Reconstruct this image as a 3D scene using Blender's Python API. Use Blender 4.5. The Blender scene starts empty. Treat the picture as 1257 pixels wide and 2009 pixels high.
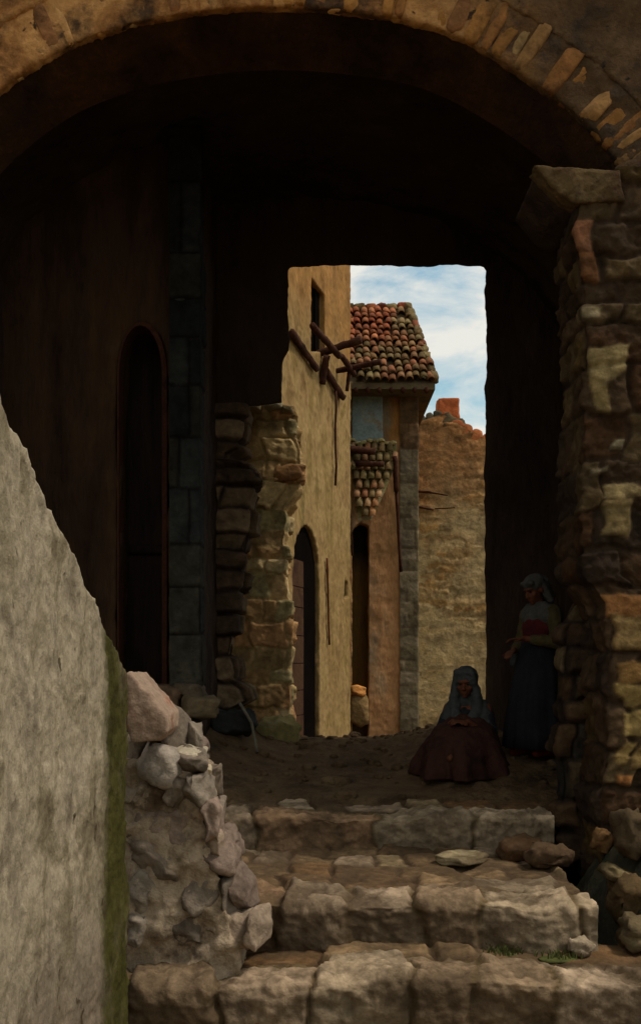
import bpy, bmesh, math, random
from mathutils import Vector, Matrix, noise
from mathutils.geometry import tessellate_polygon
R = math.radians
S = bpy.context.scene
C = S.collection
H = 1.0            # eye height above the passage threshold
F = 1900.0         # focal length in photo pixels
CX, CY = 628.5, 1300.0

def at(px, py, Y):
    return Vector(((px - CX) / F * Y, Y, H + (CY - py) / F * Y))
def ax(px, Y): return (px - CX) / F * Y
def az(py, Y): return H + (CY - py) / F * Y
def lin(h):
    h = h.lstrip('#')
    o = []
    for i in (0, 2, 4):
        c = int(h[i:i+2], 16) / 255
        o.append(c / 12.92 if c <= .04045 else ((c + .055) / 1.055) ** 2.4)
    return tuple(o)
def mul(c, k): return tuple(min(1, x * k) for x in c)
def smooth(a, b, x):
    t = max(0, min(1, (x - a) / (b - a)))
    return t * t * (3 - 2 * t)

# ------------------------------------------------------------------ objects
def tag(o, label=None, cat=None, group=None, kind=None):
    if label: o['label'] = label
    if cat: o['category'] = cat
    if group: o['group'] = group
    if kind: o['kind'] = kind
    return o
def thing(name, label, cat, loc, group=None):
    o = bpy.data.objects.new(name, None); C.objects.link(o)
    o.location = loc; o.empty_display_size = .1
    return tag(o, label, cat, group)
def newbm():
    bm = bmesh.new()
    bm.verts.layers.float_color.new('tint')
    return bm
def obj(name, bm, m, parent=None, loc=None, smooth_shade=True, mods=None):
    """link a bmesh (in world coordinates) as one object, origin at its thing's base"""
    if parent is not None:
        base = parent.location if parent.parent is None else parent.parent.location
        base = Vector(base)
    else:
        base = Vector(loc) if loc is not None else Vector((0, 0, 0))
    bmesh.ops.translate(bm, verts=bm.verts, vec=-base)
    bmesh.ops.recalc_face_normals(bm, faces=bm.faces)
    me = bpy.data.meshes.new(name); bm.to_mesh(me); bm.free()
    if smooth_shade:
        for p in me.polygons: p.use_smooth = True
    o = bpy.data.objects.new(name, me); C.objects.link(o)
    me.materials.append(m)
    if parent is not None: o.parent = parent
    else: o.location = base
    if mods: rough(o, **mods)
    return o
def rough(o, voxel=.02, disp=.02, size=.25, disp2=0, size2=.06, sm=0):
    if voxel:
        r = o.modifiers.new('remesh', 'REMESH'); r.mode = 'VOXEL'; r.voxel_size = voxel; r.use_smooth_shade = True
    if sm:
        s = o.modifiers.new('smooth', 'SMOOTH'); s.iterations = sm; s.factor = .5
    for k, (d, sz) in enumerate(((disp, size), (disp2, size2))):
        if not d: continue
        key = 'clouds_%.3f' % sz
        t = bpy.data.textures.get(key)
        if t is None:
            t = bpy.data.textures.new(key, 'CLOUDS'); t.noise_scale = sz; t.noise_depth = 3
        m = o.modifiers.new('displace%d' % k, 'DISPLACE'); m.texture = t; m.strength = d; m.mid_level = .5
        m.texture_coords = 'GLOBAL'

# ------------------------------------------------------------------ materials
def mat(name, cols, scale=3., stretch=(1, 1, 1), tint=False, bump=.5, bscale=14., bdist=.02,
        dirt=None, dscale=.9, dlo=.5, dhi=.62, damt=.8, rgh=.92, zmix=None, xmix=None, contrast=(.3, .72), spots=None):
    m = bpy.data.materials.new(name); m.use_nodes = True
    nt = m.node_tree; N = nt.nodes; L = nt.links
    bs = N['Principled BSDF']; bs.inputs['Roughness'].default_value = rgh
    if 'Specular IOR Level' in bs.inputs: bs.inputs['Specular IOR Level'].default_value = .06
    tc = N.new('ShaderNodeTexCoord')
    geo = N.new('ShaderNodeNewGeometry')
    mp = N.new('ShaderNodeMapping'); mp.inputs['Scale'].default_value = stretch
    L.new(geo.outputs['Position'], mp.inputs['Vector'])
    def nz(sc, det=8, ro=.62, src=mp.outputs['Vector'], dist=0.):
        n = N.new('ShaderNodeTexNoise'); n.inputs['Scale'].default_value = sc
        n.inputs['Detail'].default_value = det; n.inputs['Roughness'].default_value = ro
        n.inputs['Distortion'].default_value = dist
        L.new(src, n.inputs['Vector']); return n.outputs['Fac']
    def ramp(src, stops):
        r = N.new('ShaderNodeValToRGB'); e = r.color_ramp.elements
        while len(e) < len(stops): e.new(.5)
        for k, (p, c) in enumerate(stops):
            e[k].position = p; e[k].color = (*c[:3], 1)
        L.new(src, r.inputs['Fac']); return r.outputs['Color']
    def mix(fac, a, b, mode='MIX'):
        x = N.new('ShaderNodeMix'); x.data_type = 'RGBA'; x.blend_type = mode
        if isinstance(fac, (int, float)): x.inputs[0].default_value = fac
        else: L.new(fac, x.inputs[0])
        for s, i in ((a, 6), (b, 7)):
            if isinstance(s, tuple): x.inputs[i].default_value = (*s[:3], 1)
            else: L.new(s, x.inputs[i])
        return x.outputs[2]
    lo, hi = contrast
    base = nz(scale, dist=.6)
    k = len(cols)
    stops = [(lo + (hi - lo) * i / max(1, k - 1), c) for i, c in enumerate(cols)]
    col = ramp(base, stops)
    if tint:
        at_ = N.new('ShaderNodeAttribute'); at_.attribute_name = 'tint'
        col = mix(1., at_.outputs['Color'], col, 'MULTIPLY')
    if zmix:
        z0, z1, zc, zn = zmix
        sp = N.new('ShaderNodeSeparateXYZ'); L.new(geo.outputs['Position'], sp.inputs[0])
        nn = nz(1.1, 6)
        ad = N.new('ShaderNodeMath'); ad.operation = 'MULTIPLY_ADD'; ad.inputs[1].default_value = zn
        L.new(nn, ad.inputs[0]); L.new(sp.outputs[2], ad.inputs[2])
        mr = N.new('ShaderNodeMapRange'); mr.inputs[1].default_value = z0 + zn * .5; mr.inputs[2].default_value = z1 + zn * .5
        L.new(ad.outputs[0], mr.inputs[0])
        alt = mix(1., zc, ramp(nz(scale * 1.3), [(.3, (.65,) * 3), (.7, (1.25,) * 3)]), 'MULTIPLY')
        col = mix(mr.outputs[0], col, alt)
    if xmix:
        axis, x0, x1, xc, xn = xmix
        sp = N.new('ShaderNodeSeparateXYZ'); L.new(geo.outputs['Position'], sp.inputs[0])
        ad = N.new('ShaderNodeMath'); ad.operation = 'MULTIPLY_ADD'; ad.inputs[1].default_value = xn
        L.new(nz(1.7, 6), ad.inputs[0]); L.new(sp.outputs[axis], ad.inputs[2])
        mr = N.new('ShaderNodeMapRange'); mr.inputs[1].default_value = x0 + xn * .5; mr.inputs[2].default_value = x1 + xn * .5
        L.new(ad.outputs[0], mr.inputs[0])
        alt = mix(1., xc, ramp(nz(scale * 1.7), [(.3, (.5,) * 3), (.7, (1.3,) * 3)]), 'MULTIPLY')
        col = mix(mr.outputs[0], col, alt)
    if dirt:
        msk = ramp(nz(dscale, 9, .68), [(dlo, (0, 0, 0)), (dhi, (damt,) * 3)])
        col = mix(msk, col, dirt)
    if spots:
        sc, th, c = spots
        msk = ramp(nz(sc, 4, .6), [(th, (0, 0, 0)), (th + .04, (.9,) * 3)])
        col = mix(msk, col, c)
    fine = ramp(nz(bscale * 2.2, 5, .7), [(.25, (.72,) * 3), (.75, (1.22,) * 3)])
    col = mix(1., col, fine, 'MULTIPLY')
    L.new(col, bs.inputs['Base Color'])
    bp = N.new('ShaderNodeBump'); bp.inputs['Strength'].default_value = bump; bp.inputs['Distance'].default_value = bdist
    hsum = N.new('ShaderNodeMath'); hsum.operation = 'MULTIPLY_ADD'; hsum.inputs[1].default_value = .5
    L.new(nz(bscale * 2.6, 6, .7), hsum.inputs[0]); L.new(nz(bscale, 8, .65), hsum.inputs[2])
    L.new(hsum.outputs[0], bp.inputs['Height'])
    L.new(bp.outputs['Normal'], bs.inputs['Normal'])
    return m
G = lambda v: (v, v, v)
MULT = [G(.55), G(.95), G(1.35)]
M = {}
M['stone'] = mat('weathered_stone', MULT, 7, tint=True, bump=.7, bscale=11, bdist=.03, dirt=lin('#3a2f22'), dscale=2.2, dlo=.52, dhi=.66, damt=.6)
M['sooty_stone'] = mat('sooty_stone', MULT, 6, tint=True, bump=.8, bscale=10, bdist=.03)  # stones inside the passage; their dark tints carry its shade
M['stone_far'] = mat('far_wall_stone', MULT, 6, tint=True, bump=.7, bscale=10, bdist=.03, dirt=lin('#6c5a3c'), dscale=1.1, dlo=.54, dhi=.66, damt=.5)
M['step_stone'] = mat('step_stone', MULT, 8, tint=True, bump=.7, bscale=14, bdist=.02, dirt=lin('#4a3b2b'), dscale=2.6, dlo=.46, dhi=.6, damt=.75)
M['arch_plaster'] = mat('arch_plaster', [lin('#4a3422'), lin('#8f6238'), lin('#bd8a54'), lin('#a07446')], 2.6, bump=.9, bscale=9, bdist=.04,
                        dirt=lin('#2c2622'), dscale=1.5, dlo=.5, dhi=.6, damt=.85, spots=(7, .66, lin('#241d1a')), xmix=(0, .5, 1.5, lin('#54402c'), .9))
M['arch_brick'] = mat('arch_brick', MULT, 9, tint=True, bump=.7, bscale=16, bdist=.02, dirt=lin('#2b211b'), dscale=2.4, dlo=.52, dhi=.64, damt=.7)
M['soot'] = mat('soot_plaster', [lin('#281e18'), lin('#382b22'), lin('#423427')], 1.6, stretch=(1, 1, .35), bump=.9, bscale=8, bdist=.05, dirt=lin('#221a17'), dscale=.8)  # passage darkness put into a dark base colour
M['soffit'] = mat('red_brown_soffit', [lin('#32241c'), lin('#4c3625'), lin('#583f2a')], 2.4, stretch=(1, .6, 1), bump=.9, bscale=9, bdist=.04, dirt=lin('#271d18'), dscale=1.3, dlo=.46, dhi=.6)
M['soot_brown'] = mat('soot_brown', [lin('#261a13'), lin('#39291c'), lin('#423021')], 2.0, stretch=(1.6, 1.6, .3), bump=.7, bscale=9, bdist=.03, dirt=lin('#231a15'), dscale=.9)  # shade of the left inner wall put into its brown
M['pilaster'] = mat('blue_grey_stone', [lin('#3c4346'), lin('#58605f'), lin('#4d5044')], 3, stretch=(1, 1, .4), bump=.8, bscale=12, bdist=.03, dirt=lin('#2a2018'), dscale=1.7)
M['rim'] = mat('red_brick_rim', [lin('#24160f'), lin('#41261a'), lin('#301d14')], 6, bump=.8, bscale=16)
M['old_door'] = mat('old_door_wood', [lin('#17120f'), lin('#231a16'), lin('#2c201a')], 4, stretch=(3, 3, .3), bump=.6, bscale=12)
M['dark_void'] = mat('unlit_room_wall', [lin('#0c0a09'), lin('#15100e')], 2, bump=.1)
M['dark_void'].node_tree.nodes['Principled BSDF'].inputs['Specular IOR Level'].default_value = 0
M['dark_void'].node_tree.nodes['Principled BSDF'].inputs['IOR'].default_value = 1.0
M['whitewash'] = mat('old_whitewash', [lin('#564a38'), lin('#7f725c'), lin('#a1937c'), lin('#857865'), lin('#625844')], 3.6, stretch=(1.1, 1.1, .7), bump=.8, bscale=20, bdist=.02,
                     dirt=lin('#6a5e48'), dscale=2.2, dlo=.5, dhi=.66, damt=.75, zmix=(.12, -.42, lin('#756757'), .6), xmix=(1, 4.06, 4.2, lin('#464220'), .42), spots=(6.5, .645, lin('#463a29')))
M['pink_stone'] = mat('pinkish_stone', [lin('#745f4f'), lin('#967e6b'), lin('#85705f')], 5, bump=.7, bscale=12, bdist=.02, dirt=lin('#8a4f3a'), dscale=3, dlo=.56, dhi=.64, damt=.6)
M['lane'] = mat('trodden_earth', [lin('#4a3a2a'), lin('#5e4a34'), lin('#6b5840')], 3.2, stretch=(1, 1, 1), bump=1., bscale=16, bdist=.04, dirt=lin('#33271c'), dscale=1.6)
M['earth'] = mat('step_earth', [lin('#4d3a2a'), lin('#6a5139'), lin('#7d6549')], 5, stretch=(.5, 1, 1), bump=.9, bscale=14, bdist=.03, dirt=lin('#3a2a1e'), dscale=2.6)
M['stub'] = mat('crumbling_mortar', [lin('#6d5a3c'), lin('#8a744c'), lin('#97835a'), lin('#7d6a44')], 2.6, bump=.9, bscale=9, bdist=.04, dirt=lin('#5c4228'), dscale=1.6, dlo=.5, dhi=.62, damt=.8)
M['rubble_mortar'] = mat('rubble_mortar', [lin('#7a6852'), lin('#9c8870'), lin('#a8947c'), lin('#967c68')], 5, bump=.9, bscale=12, bdist=.03, dirt=lin('#4a382a'), dscale=3, dlo=.52, dhi=.62, damt=.8)
M['ground'] = mat('dry_ground', [lin('#5e4d38'), lin('#7c6a4e'), lin('#6d6444')], .4, bump=.6, bscale=6)
M['ochre'] = mat('ochre_plaster', [lin('#66502f'), lin('#866a44'), lin('#977c52'), lin('#80693f'), lin('#70603b')], 2.4, stretch=(1.3, 1.3, .5), bump=.6, bscale=10, bdist=.02,
                 dirt=lin('#7a6038'), dscale=.8, dlo=.5, dhi=.64, damt=.65, zmix=(5.4, 6.2, lin('#926a3c'), 1.6), spots=(2.2, .7, lin('#6d5230')))
M['orange_plaster'] = mat('orange_plaster', [lin('#8c6844'), lin('#ae8056'), lin('#b48a60')], 2.2, stretch=(1.3, 1, .5), bump=.6, bscale=10, bdist=.02,
                          dirt=lin('#6a6a5a'), dscale=1.1, dlo=.5, dhi=.66, damt=.7, zmix=(4.5, 5.0, lin('#80592f'), .9))  # brown of the upper wall paints the shadow under the eave
M['blue_plaster'] = mat('faded_blue_plaster', [lin('#6f7872'), lin('#7f8c8a'), lin('#8a8468')], 2.2, bump=.6, bscale=10, dirt=lin('#7a5a36'), dscale=1.8, dlo=.55, dhi=.7)
M['quoin'] = mat('grey_quoin_stone', MULT, 5, tint=True, bump=.6, bscale=12)
M['far_plaster'] = mat('patchy_plaster', [lin('#8f7c52'), lin('#a08e66'), lin('#8c8560'), lin('#a8905e')], 1.8, stretch=(.8, 1, 1.2), bump=.9, bscale=8, bdist=.04,
                       dirt=lin('#6c6248'), dscale=.9, dlo=.5, dhi=.6, damt=.7, zmix=(4.0, 4.7, lin('#a86e36'), 1.4), spots=(4.5, .69, lin('#5a4630')))
M['far_roof'] = mat('mossy_roof', [lin('#4c4438'), lin('#6a5a44'), lin('#5d5a3c')], 3, bump=.8, bscale=10)
M['chimney'] = mat('chimney_brick', [lin('#8e4a2a'), lin('#b4623a'), lin('#a05838')], 5, bump=.7, bscale=14)
M['tile'] = mat('roof_tile', MULT, 5, tint=True, bump=.6, bscale=16, dirt=lin('#57512e'), dscale=1.7, dlo=.55, dhi=.66, damt=.45)
M['timber'] = mat('old_timber', [lin('#2a1a14'), lin('#43291e'), lin('#523626')], 5, stretch=(2, 2, 2), bump=.6, bscale=14)
M['red_wood'] = mat('red_brown_wood', [lin('#4a2a1c'), lin('#6c4028')], 5, bump=.5)
M['grey_wood'] = mat('grey_wood', [lin('#4c473c'), lin('#665f50'), lin('#5a5244')], 6, bump=.6, bscale=14)
M['teal'] = mat('teal_paint', [lin('#2f4a45'), lin('#3f5f58')], 6, bump=.4)
M['brown_door'] = mat('brown_door', [lin('#43301c'), lin('#5a421f'), lin('#4f4428')], 3, stretch=(3, 3, .4), bump=.5, zmix=(2.6, 3.0, lin('#1c1713'), .4))
M['skin'] = mat('tanned_skin', [lin('#4e2e20'), lin('#5e3826')], 12, bump=.1, bscale=40, rgh=.6)
M['eye'] = mat('dark_eye', [lin('#1a1210'), lin('#251814')], 12, bump=0, rgh=.3)
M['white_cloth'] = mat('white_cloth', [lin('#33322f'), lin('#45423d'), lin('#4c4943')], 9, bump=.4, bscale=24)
M['blue_cloth'] = mat('blue_grey_cloth', [lin('#2a2b2b'), lin('#3e3f3e'), lin('#343534')], 10, bump=.4, bscale=24)
M['red_cloth'] = mat('dark_red_cloth', [lin('#361616'), lin('#4a1c1a')], 9, bump=.4, bscale=24)
M['rust_cloth'] = mat('rust_cloth', [lin('#201513'), lin('#38221a'), lin('#2a1a17')], 4, bump=.4, bscale=18)
M['dark_cloth'] = mat('dark_cloth', [lin('#19191b'), lin('#252427')], 6, bump=.4, bscale=18)
M['olive_cloth'] = mat('olive_cloth', [lin('#3a3222'), lin('#4e4228')], 9, bump=.4, bscale=24)
M['shoe'] = mat('red_brown_shoe', [lin('#5a2418'), lin('#74301e')], 9, bump=.2)
M['dark_rock'] = mat('damp_dark_rock', [lin('#1f1f1f'), lin('#2e2d2b'), lin('#262420')], 5, bump=.7, bscale=12)
M['olive_rock'] = mat('olive_rock', [lin('#5d5535'), lin('#7a6d45'), lin('#8a8068')], 4, bump=.7, bscale=12)
M['grass'] = mat('dry_grass', [lin('#3c3f22'), lin('#5a5a30')], 8, bump=.1)

# ------------------------------------------------------------------ shape helpers
def plate(bm, outer, holes, f, back=None, tint=(.12, .09, .06)):
    """solid from an outline (u,v) with holes; f(u,v,0) front, f(u,v,1) back"""
    loops = [list(outer)] + [list(h) for h in holes]
    fr, bk = [], []
    for lp in loops:
        for (u, v) in lp:
            fr.append(bm.verts.new(f(u, v, 0))); bk.append(bm.verts.new((back or f)(u, v, 1)))
    tris = tessellate_polygon([[Vector((u, v, 0)) for u, v in lp] for lp in loops])
    for a, b, c in tris:
        for vs in ((fr[a], fr[b], fr[c]), (bk[c], bk[b], bk[a])):
            try: bm.faces.new(vs)
            except ValueError: pass
    tl = bm.verts.layers.float_color['tint']
    for v in fr + bk: v[tl] = (*tint, 1)
    k = 0
    for lp in loops:
        n = len(lp)
        for i in range(n):
            a, b = k + i, k + (i + 1) % n
            try: bm.faces.new((fr[a], fr[b], bk[b], bk[a]))
            except ValueError: pass
        k += n
def box(bm, lo, hi, f=None, tint=(1, 1, 1)):
    t = bm.verts.layers.float_color['tint']
    vs = []
    for z in (lo[2], hi[2]):
        for x, y in ((lo[0], lo[1]), (hi[0], lo[1]), (hi[0], hi[1]), (lo[0], hi[1])):
            p = Vector((x, y, z)); v = bm.verts.new(f(p) if f else p); v[t] = (*tint, 1); vs.append(v)
    for q in ((0, 3, 2, 1), (4, 5, 6, 7), (0, 1, 5, 4), (1, 2, 6, 5), (2, 3, 7, 6), (3, 0, 4, 7)):
        bm.faces.new([vs[i] for i in q])
def bar(bm, a, b, w, h=None, seg=6, jit=0, rnd=random):
    """roughly squared timber from a to b"""
    h = h or w; a, b = Vector(a), Vector(b); d = (b - a).normalized()
    up = Vector((0, 0, 1)) if abs(d.z) < .9 else Vector((1, 0, 0))
    s = d.cross(up).normalized(); u = s.cross(d)
    rings = []
    for i in range(seg + 1):
        t = i / seg; p = a.lerp(b, t); ring = []
        for k in range(8):
            an = math.pi / 4 * k + .39
            q = 1.0 + rnd.uniform(-jit, jit)
            ring.append(bm.verts.new(p + s * math.cos(an) * w * .55 * q + u * math.sin(an) * h * .55 * q))
        rings.append(ring)
    for i in range(seg):
        for k in range(8):
            bm.faces.new((rings[i][k], rings[i][(k+1) % 8], rings[i+1][(k+1) % 8], rings[i+1][k]))
    bm.faces.new(rings[0][::-1]); bm.faces.new(rings[-1])
_cube = {}
def cubepts(n):
    if n in _cube: return _cube[n]
    idx, pts, faces = {}, [], []
    def vid(p):
        k = tuple(round(c * n) for c in p)
        if k not in idx: idx[k] = len(pts); pts.append(Vector(p))
        return idx[k]
    for axis in range(3):
        for sg in (-1, 1):
            for i in range(n):
                for j in range(n):
                    q = []
                    for a, b in ((i, j), (i+1, j), (i+1, j+1), (i, j+1)):
                        p = [0, 0, 0]; p[axis] = sg
                        p[(axis+1) % 3] = -1 + 2 * a / n; p[(axis+2) % 3] = -1 + 2 * b / n
                        q.append(vid(p))
                    faces.append(q if sg > 0 else q[::-1])
    _cube[n] = (pts, faces); return _cube[n]
def stone(bm, c, half, rot=None, tint=(.3, .25, .2), n=5, pw=5.0, amp=.12, rnd=random, taper=0, fac=1.0):
    t = bm.verts.layers.float_color['tint']
    pts, faces = cubepts(n)
    off = Vector((rnd.uniform(-50, 50), rnd.uniform(-50, 50), rnd.uniform(-50, 50)))
    vs = []; mh = min(half)
    cuts = []
    for _ in range(9):
        m_ = Vector((rnd.gauss(0, 1), rnd.gauss(0, 1), rnd.gauss(0, 1))).normalized()
        cuts.append((m_, (abs(m_.x) ** 1.5 + abs(m_.y) ** 1.5 + abs(m_.z) ** 1.5) ** (1 / 1.5) * rnd.uniform(.80, 1.02) * fac))
    for p in pts:
        k = (abs(p.x) ** pw + abs(p.y) ** pw + abs(p.z) ** pw) ** (1 / pw)
        q = p / k
        if amp > .085:
            for m_, d_ in cuts:
                e_ = q.dot(m_) - d_
                if e_ > 0: q = q - m_ * e_ * .85
        r = Vector((q.x * half[0], q.y * half[1], q.z * half[2]))
        if taper: r.x *= 1 - taper * q.z; r.y *= 1 - taper * q.z
        w = noise.noise_vector(q * 1.3 + off) * amp * mh * 1.6 + noise.noise_vector(q * 2.9 + off) * amp * mh * .6 + noise.noise_vector(q * 7 + off) * amp * mh * .35
        r += w
        if rot: r = rot @ r
        v = bm.verts.new(Vector(c) + r); v[t] = (*tint, 1); vs.append(v)
    for f in faces: bm.faces.new([vs[i] for i in f])
def masonry(bm, f, u0, u1, z0, z1, inside, hr, wr, depth, prot, tints, rnd, gap=.004, n=6, amp=.12, pw=7, edge=None):
    """courses of rough stones on a surface: f(u, w, z), w = distance out of the surface"""
    z = z0
    while z < z1:
        h = rnd.uniform(*hr)
        e0, e1 = (edge(z + h / 2) if edge else (u0, u1))
        u = max(u0, e0) + (rnd.uniform(-.03, .03) if edge else 0)
        while u < min(u1, e1) - .03:
            w = min(rnd.uniform(*wr), max(.07, min(u1, e1) + rnd.uniform(-.05, .05) - u))
            if inside(u + w / 2, z + h / 2):
                pr = rnd.uniform(*prot)
                c = mul(rnd.choice(tints), rnd.uniform(.75, 1.2))
                o = f(u + w / 2, pr - depth / 2, z + h / 2)
                ex = (f(u + w / 2 + .01, pr - depth / 2, z + h / 2) - o).normalized()
                ez = Vector((0, 0, 1)); ey = ez.cross(ex)
                rot = Matrix((ex, ey, ez)).transposed() @ Matrix.Rotation(rnd.uniform(-.05, .05), 3, 'Y')
                stone(bm, o, ((w - gap) / 2, depth / 2, (h * rnd.uniform(.9, 1.02) - gap) / 2), rot, c, n, pw, amp, rnd)
            u += w
        z += h
def tube(bm, pts, rad, seg=8):
    rings = []
    for i, p in enumerate(pts):
        p = Vector(p)
        a = Vector(pts[max(0, i-1)]); b = Vector(pts[min(len(pts)-1, i+1)])
        d = (b - a).normalized()
        up = Vector((0, 0, 1)) if abs(d.z) < .9 else Vector((1, 0, 0))
        s = d.cross(up).normalized(); u = s.cross(d)
        r = rad[i] if isinstance(rad, (list, tuple)) else rad
        rings.append([bm.verts.new(p + (s * math.cos(2*math.pi*k/seg) + u * math.sin(2*math.pi*k/seg)) * r) for k in range(seg)])
    for i in range(len(rings)-1):
        for k in range(seg):
            bm.faces.new((rings[i][k], rings[i][(k+1) % seg], rings[i+1][(k+1) % seg], rings[i+1][k]))
    bm.faces.new(rings[0][::-1]); bm.faces.new(rings[-1])
def ell(bm, c, r, rot=None, seg=16):
    mtx = Matrix.Translation(c) @ (rot.to_4x4() if rot else Matrix()) @ Matrix.Diagonal((*r, 1))
    bmesh.ops.create_uvsphere(bm, u_segments=seg, v_segments=seg // 2 + 2, radius=1, matrix=mtx)
def cap(bm, a, b, ra, rb, seg=12):
    a, b = Vector(a), Vector(b); d = (b - a)
    L_ = d.length
    if L_ < 1e-6: ell(bm, a, (ra,) * 3); return
    d /= L_
    pts, rad = [], []
    for k in (0, .3, .7, 1):
        an = math.pi / 2 * (1 - k); pts.append(a - d * ra * math.sin(an)); rad.append(max(.0006, ra * math.cos(an)))
    for k in (0, .3, .7, 1):
        an = math.pi / 2 * k; pts.append(b + d * rb * math.sin(an)); rad.append(max(.0006, rb * math.cos(an)))
    tube(bm, pts, rad, seg)

# ------------------------------------------------------------------ masonry in relief
from bisect import bisect_right
def nse(x, y, z=0.): return noise.noise(Vector((x, y, z)))
class Masonry:
    """laid stones over (u, v): relief height and stone colour at a point"""
    def __init__(self, u0, u1, v0, v1, hr, wr, tints, mortar, seed, prot=(0, .03), tilt=.06, joint=.016, warp=.03, rough=.010, rows=None):
        r = random.Random(seed); self.r = r; self.k = seed * 3.7
        self.vb = [v0]; self.rows = []
        i = 0
        while self.vb[-1] < v1:
            hh = rows[i] if rows and i < len(rows) else r.uniform(*hr)
            self.vb.append(self.vb[-1] + hh)
            ub = [u0 - r.uniform(0, wr[1])]
            wf = r.uniform(.8, 1.25)
            while ub[-1] < u1: ub.append(ub[-1] + r.uniform(*wr) * wf)
            st = [(r.uniform(*prot), r.uniform(-tilt, tilt), r.uniform(-tilt, tilt), mul(r.choice(tints), r.uniform(.75, 1.22)), r.uniform(.6, 1.5)) for _ in ub]
            self.rows.append((ub, st)); i += 1
        self.mortar, self.joint, self.warp, self.rough, self.spots = mortar, joint, warp, rough, []
    def __call__(self, u, v):
        k = self.k
        a, b = nse(u * 2.7, v * 2.7, k), nse(u * 2.7, v * 2.7, k + 9)
        c, d = nse(u * 9, v * 9, k + 3), nse(u * 9, v * 9, k + 5)
        wu = u + self.warp * (a * 1.2 + .4 * c); wv = v + self.warp * (b + .4 * d)
        i = max(0, min(len(self.rows) - 1, bisect_right(self.vb, wv) - 1))
        ub, st = self.rows[i]
        j = max(0, min(len(ub) - 2, bisect_right(ub, wu) - 1))
        lu, lv = wu - (ub[j] + ub[j+1]) / 2, wv - (self.vb[i] + self.vb[i+1]) / 2
        e = min(wu - ub[j], ub[j+1] - wu, wv - self.vb[i], self.vb[i+1] - wv)
        pr, tx, tz, col, jw = st[j]
        s_ = smooth(0, self.joint * jw * 1.6, e + self.joint * .5 * d)
        f1 = nse(u * 5, v * 5, k + 1); f2 = nse(u * 17, v * 17, k + 2); f3 = nse(u * 40, v * 40, k + 4)
        h = (s_ - 1) * self.joint * .9 + s_ * (pr + tx * lu + tz * lv) + self.rough * (1.1 * f1 + .8 * f2 + .45 * f3) - max(0, f1 - .25) * self.rough * 2.5
        q = 1 + .30 * f1 + .22 * f2 + .12 * f3
        for (ua, va, ub_, vb_, cc, hh) in self.spots:
            e2 = min(wu - ua, ub_ - wu, wv - va, vb_ - wv) + .02 * c
            if e2 > -.02:
                t_ = smooth(-.005, .02, e2); h = h * (1 - t_ * .6) + hh * t_
                col = tuple(x + (y - x) * t_ for x, y in zip(col, cc)); s_ = max(s_, t_)
        col = tuple(max(.003, (m + (x - m) * s_) * q) for x, m in zip(col, self.mortar))
        return h, col
def relief(bm, f, us, vs, fn):
    t = bm.verts.layers.float_color['tint']
    rows = []
    for v in vs:
        row = []
        for u in us:
            h, c = fn(u, v)
            x = bm.verts.new(f(u, v, h)); x[t] = (*c, 1); row.append(x)
        rows.append(row)
    for r0, r1_ in zip(rows, rows[1:]):
        for i in range(len(us) - 1): bm.faces.new((r0[i], r0[i+1], r1_[i+1], r1_[i]))
def span(a, b, d):
    n = max(1, int(round((b - a) / d))); return [a + (b - a) * i / n for i in range(n + 1)]
def corner_wall(bm, edge, sgn, width, ret, Yf, z0, z1, res, fn, far=0):
    """rough wall face with a worn corner and its return; sgn +1: wall runs to +X from the corner"""
    def f(s_, z, h):
        k = smooth(-.05, .05, s_)
        n = Vector((-sgn * (1 - k), -k, 0)).normalized()
        x = edge(z) + sgn * max(0, s_); y = Yf + max(0, -s_)
        return Vector((x, y, z)) + n * h
    us = span(-ret, -.1, res * 2.5)[:-1] + span(-.1, .9 if width > .9 else width, res)
    if width > .9: us = us[:-1] + span(.9, width, res * 2.5)
    relief(bm, f, us, span(z0, z1, res), fn)

# ------------------------------------------------------------------ ground, lane
rnd = random.Random(11)
def lane_z(x, y):
    z = -.06 + .28 * smooth(6.7, 9.8, y) - .62 * smooth(10.0, 14.0, y)
    b = smooth(7.0, 8.6, y) * (1 - smooth(10.4, 12.5, y))
    z += b * (.13 * smooth(.55, 1.3, x) + .34 * smooth(-.25, -1.25, x))
    if y < 10.5:
        dd = noise.voronoi(Vector((x * 5.5 + nse(x * 3, y * 3) * .4, y * 4.2, .3)))[0]
        z += .035 * smooth(0, .35, dd[1] - dd[0]) * smooth(-.3, .3, nse(x * .9, y * .9, 4)) - .012
    z -= .09 * (1 - smooth(7.12, 7.45, y))
    z += .035 * noise.noise(Vector((x * 1.1, y * 1.1, 3.1))) + .012 * noise.noise(Vector((x * 4, y * 4, 7.7)))
    return z
bm = newbm()
nx, ny = 110, 170
ys = [7.0 + 5.02 * (j / 150) for j in range(151)] + [12.02 + 26 * (j / 49) ** 1.3 for j in range(1, 50)]
xs = [-7 + 14 * i / nx for i in range(nx + 1)]
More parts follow.
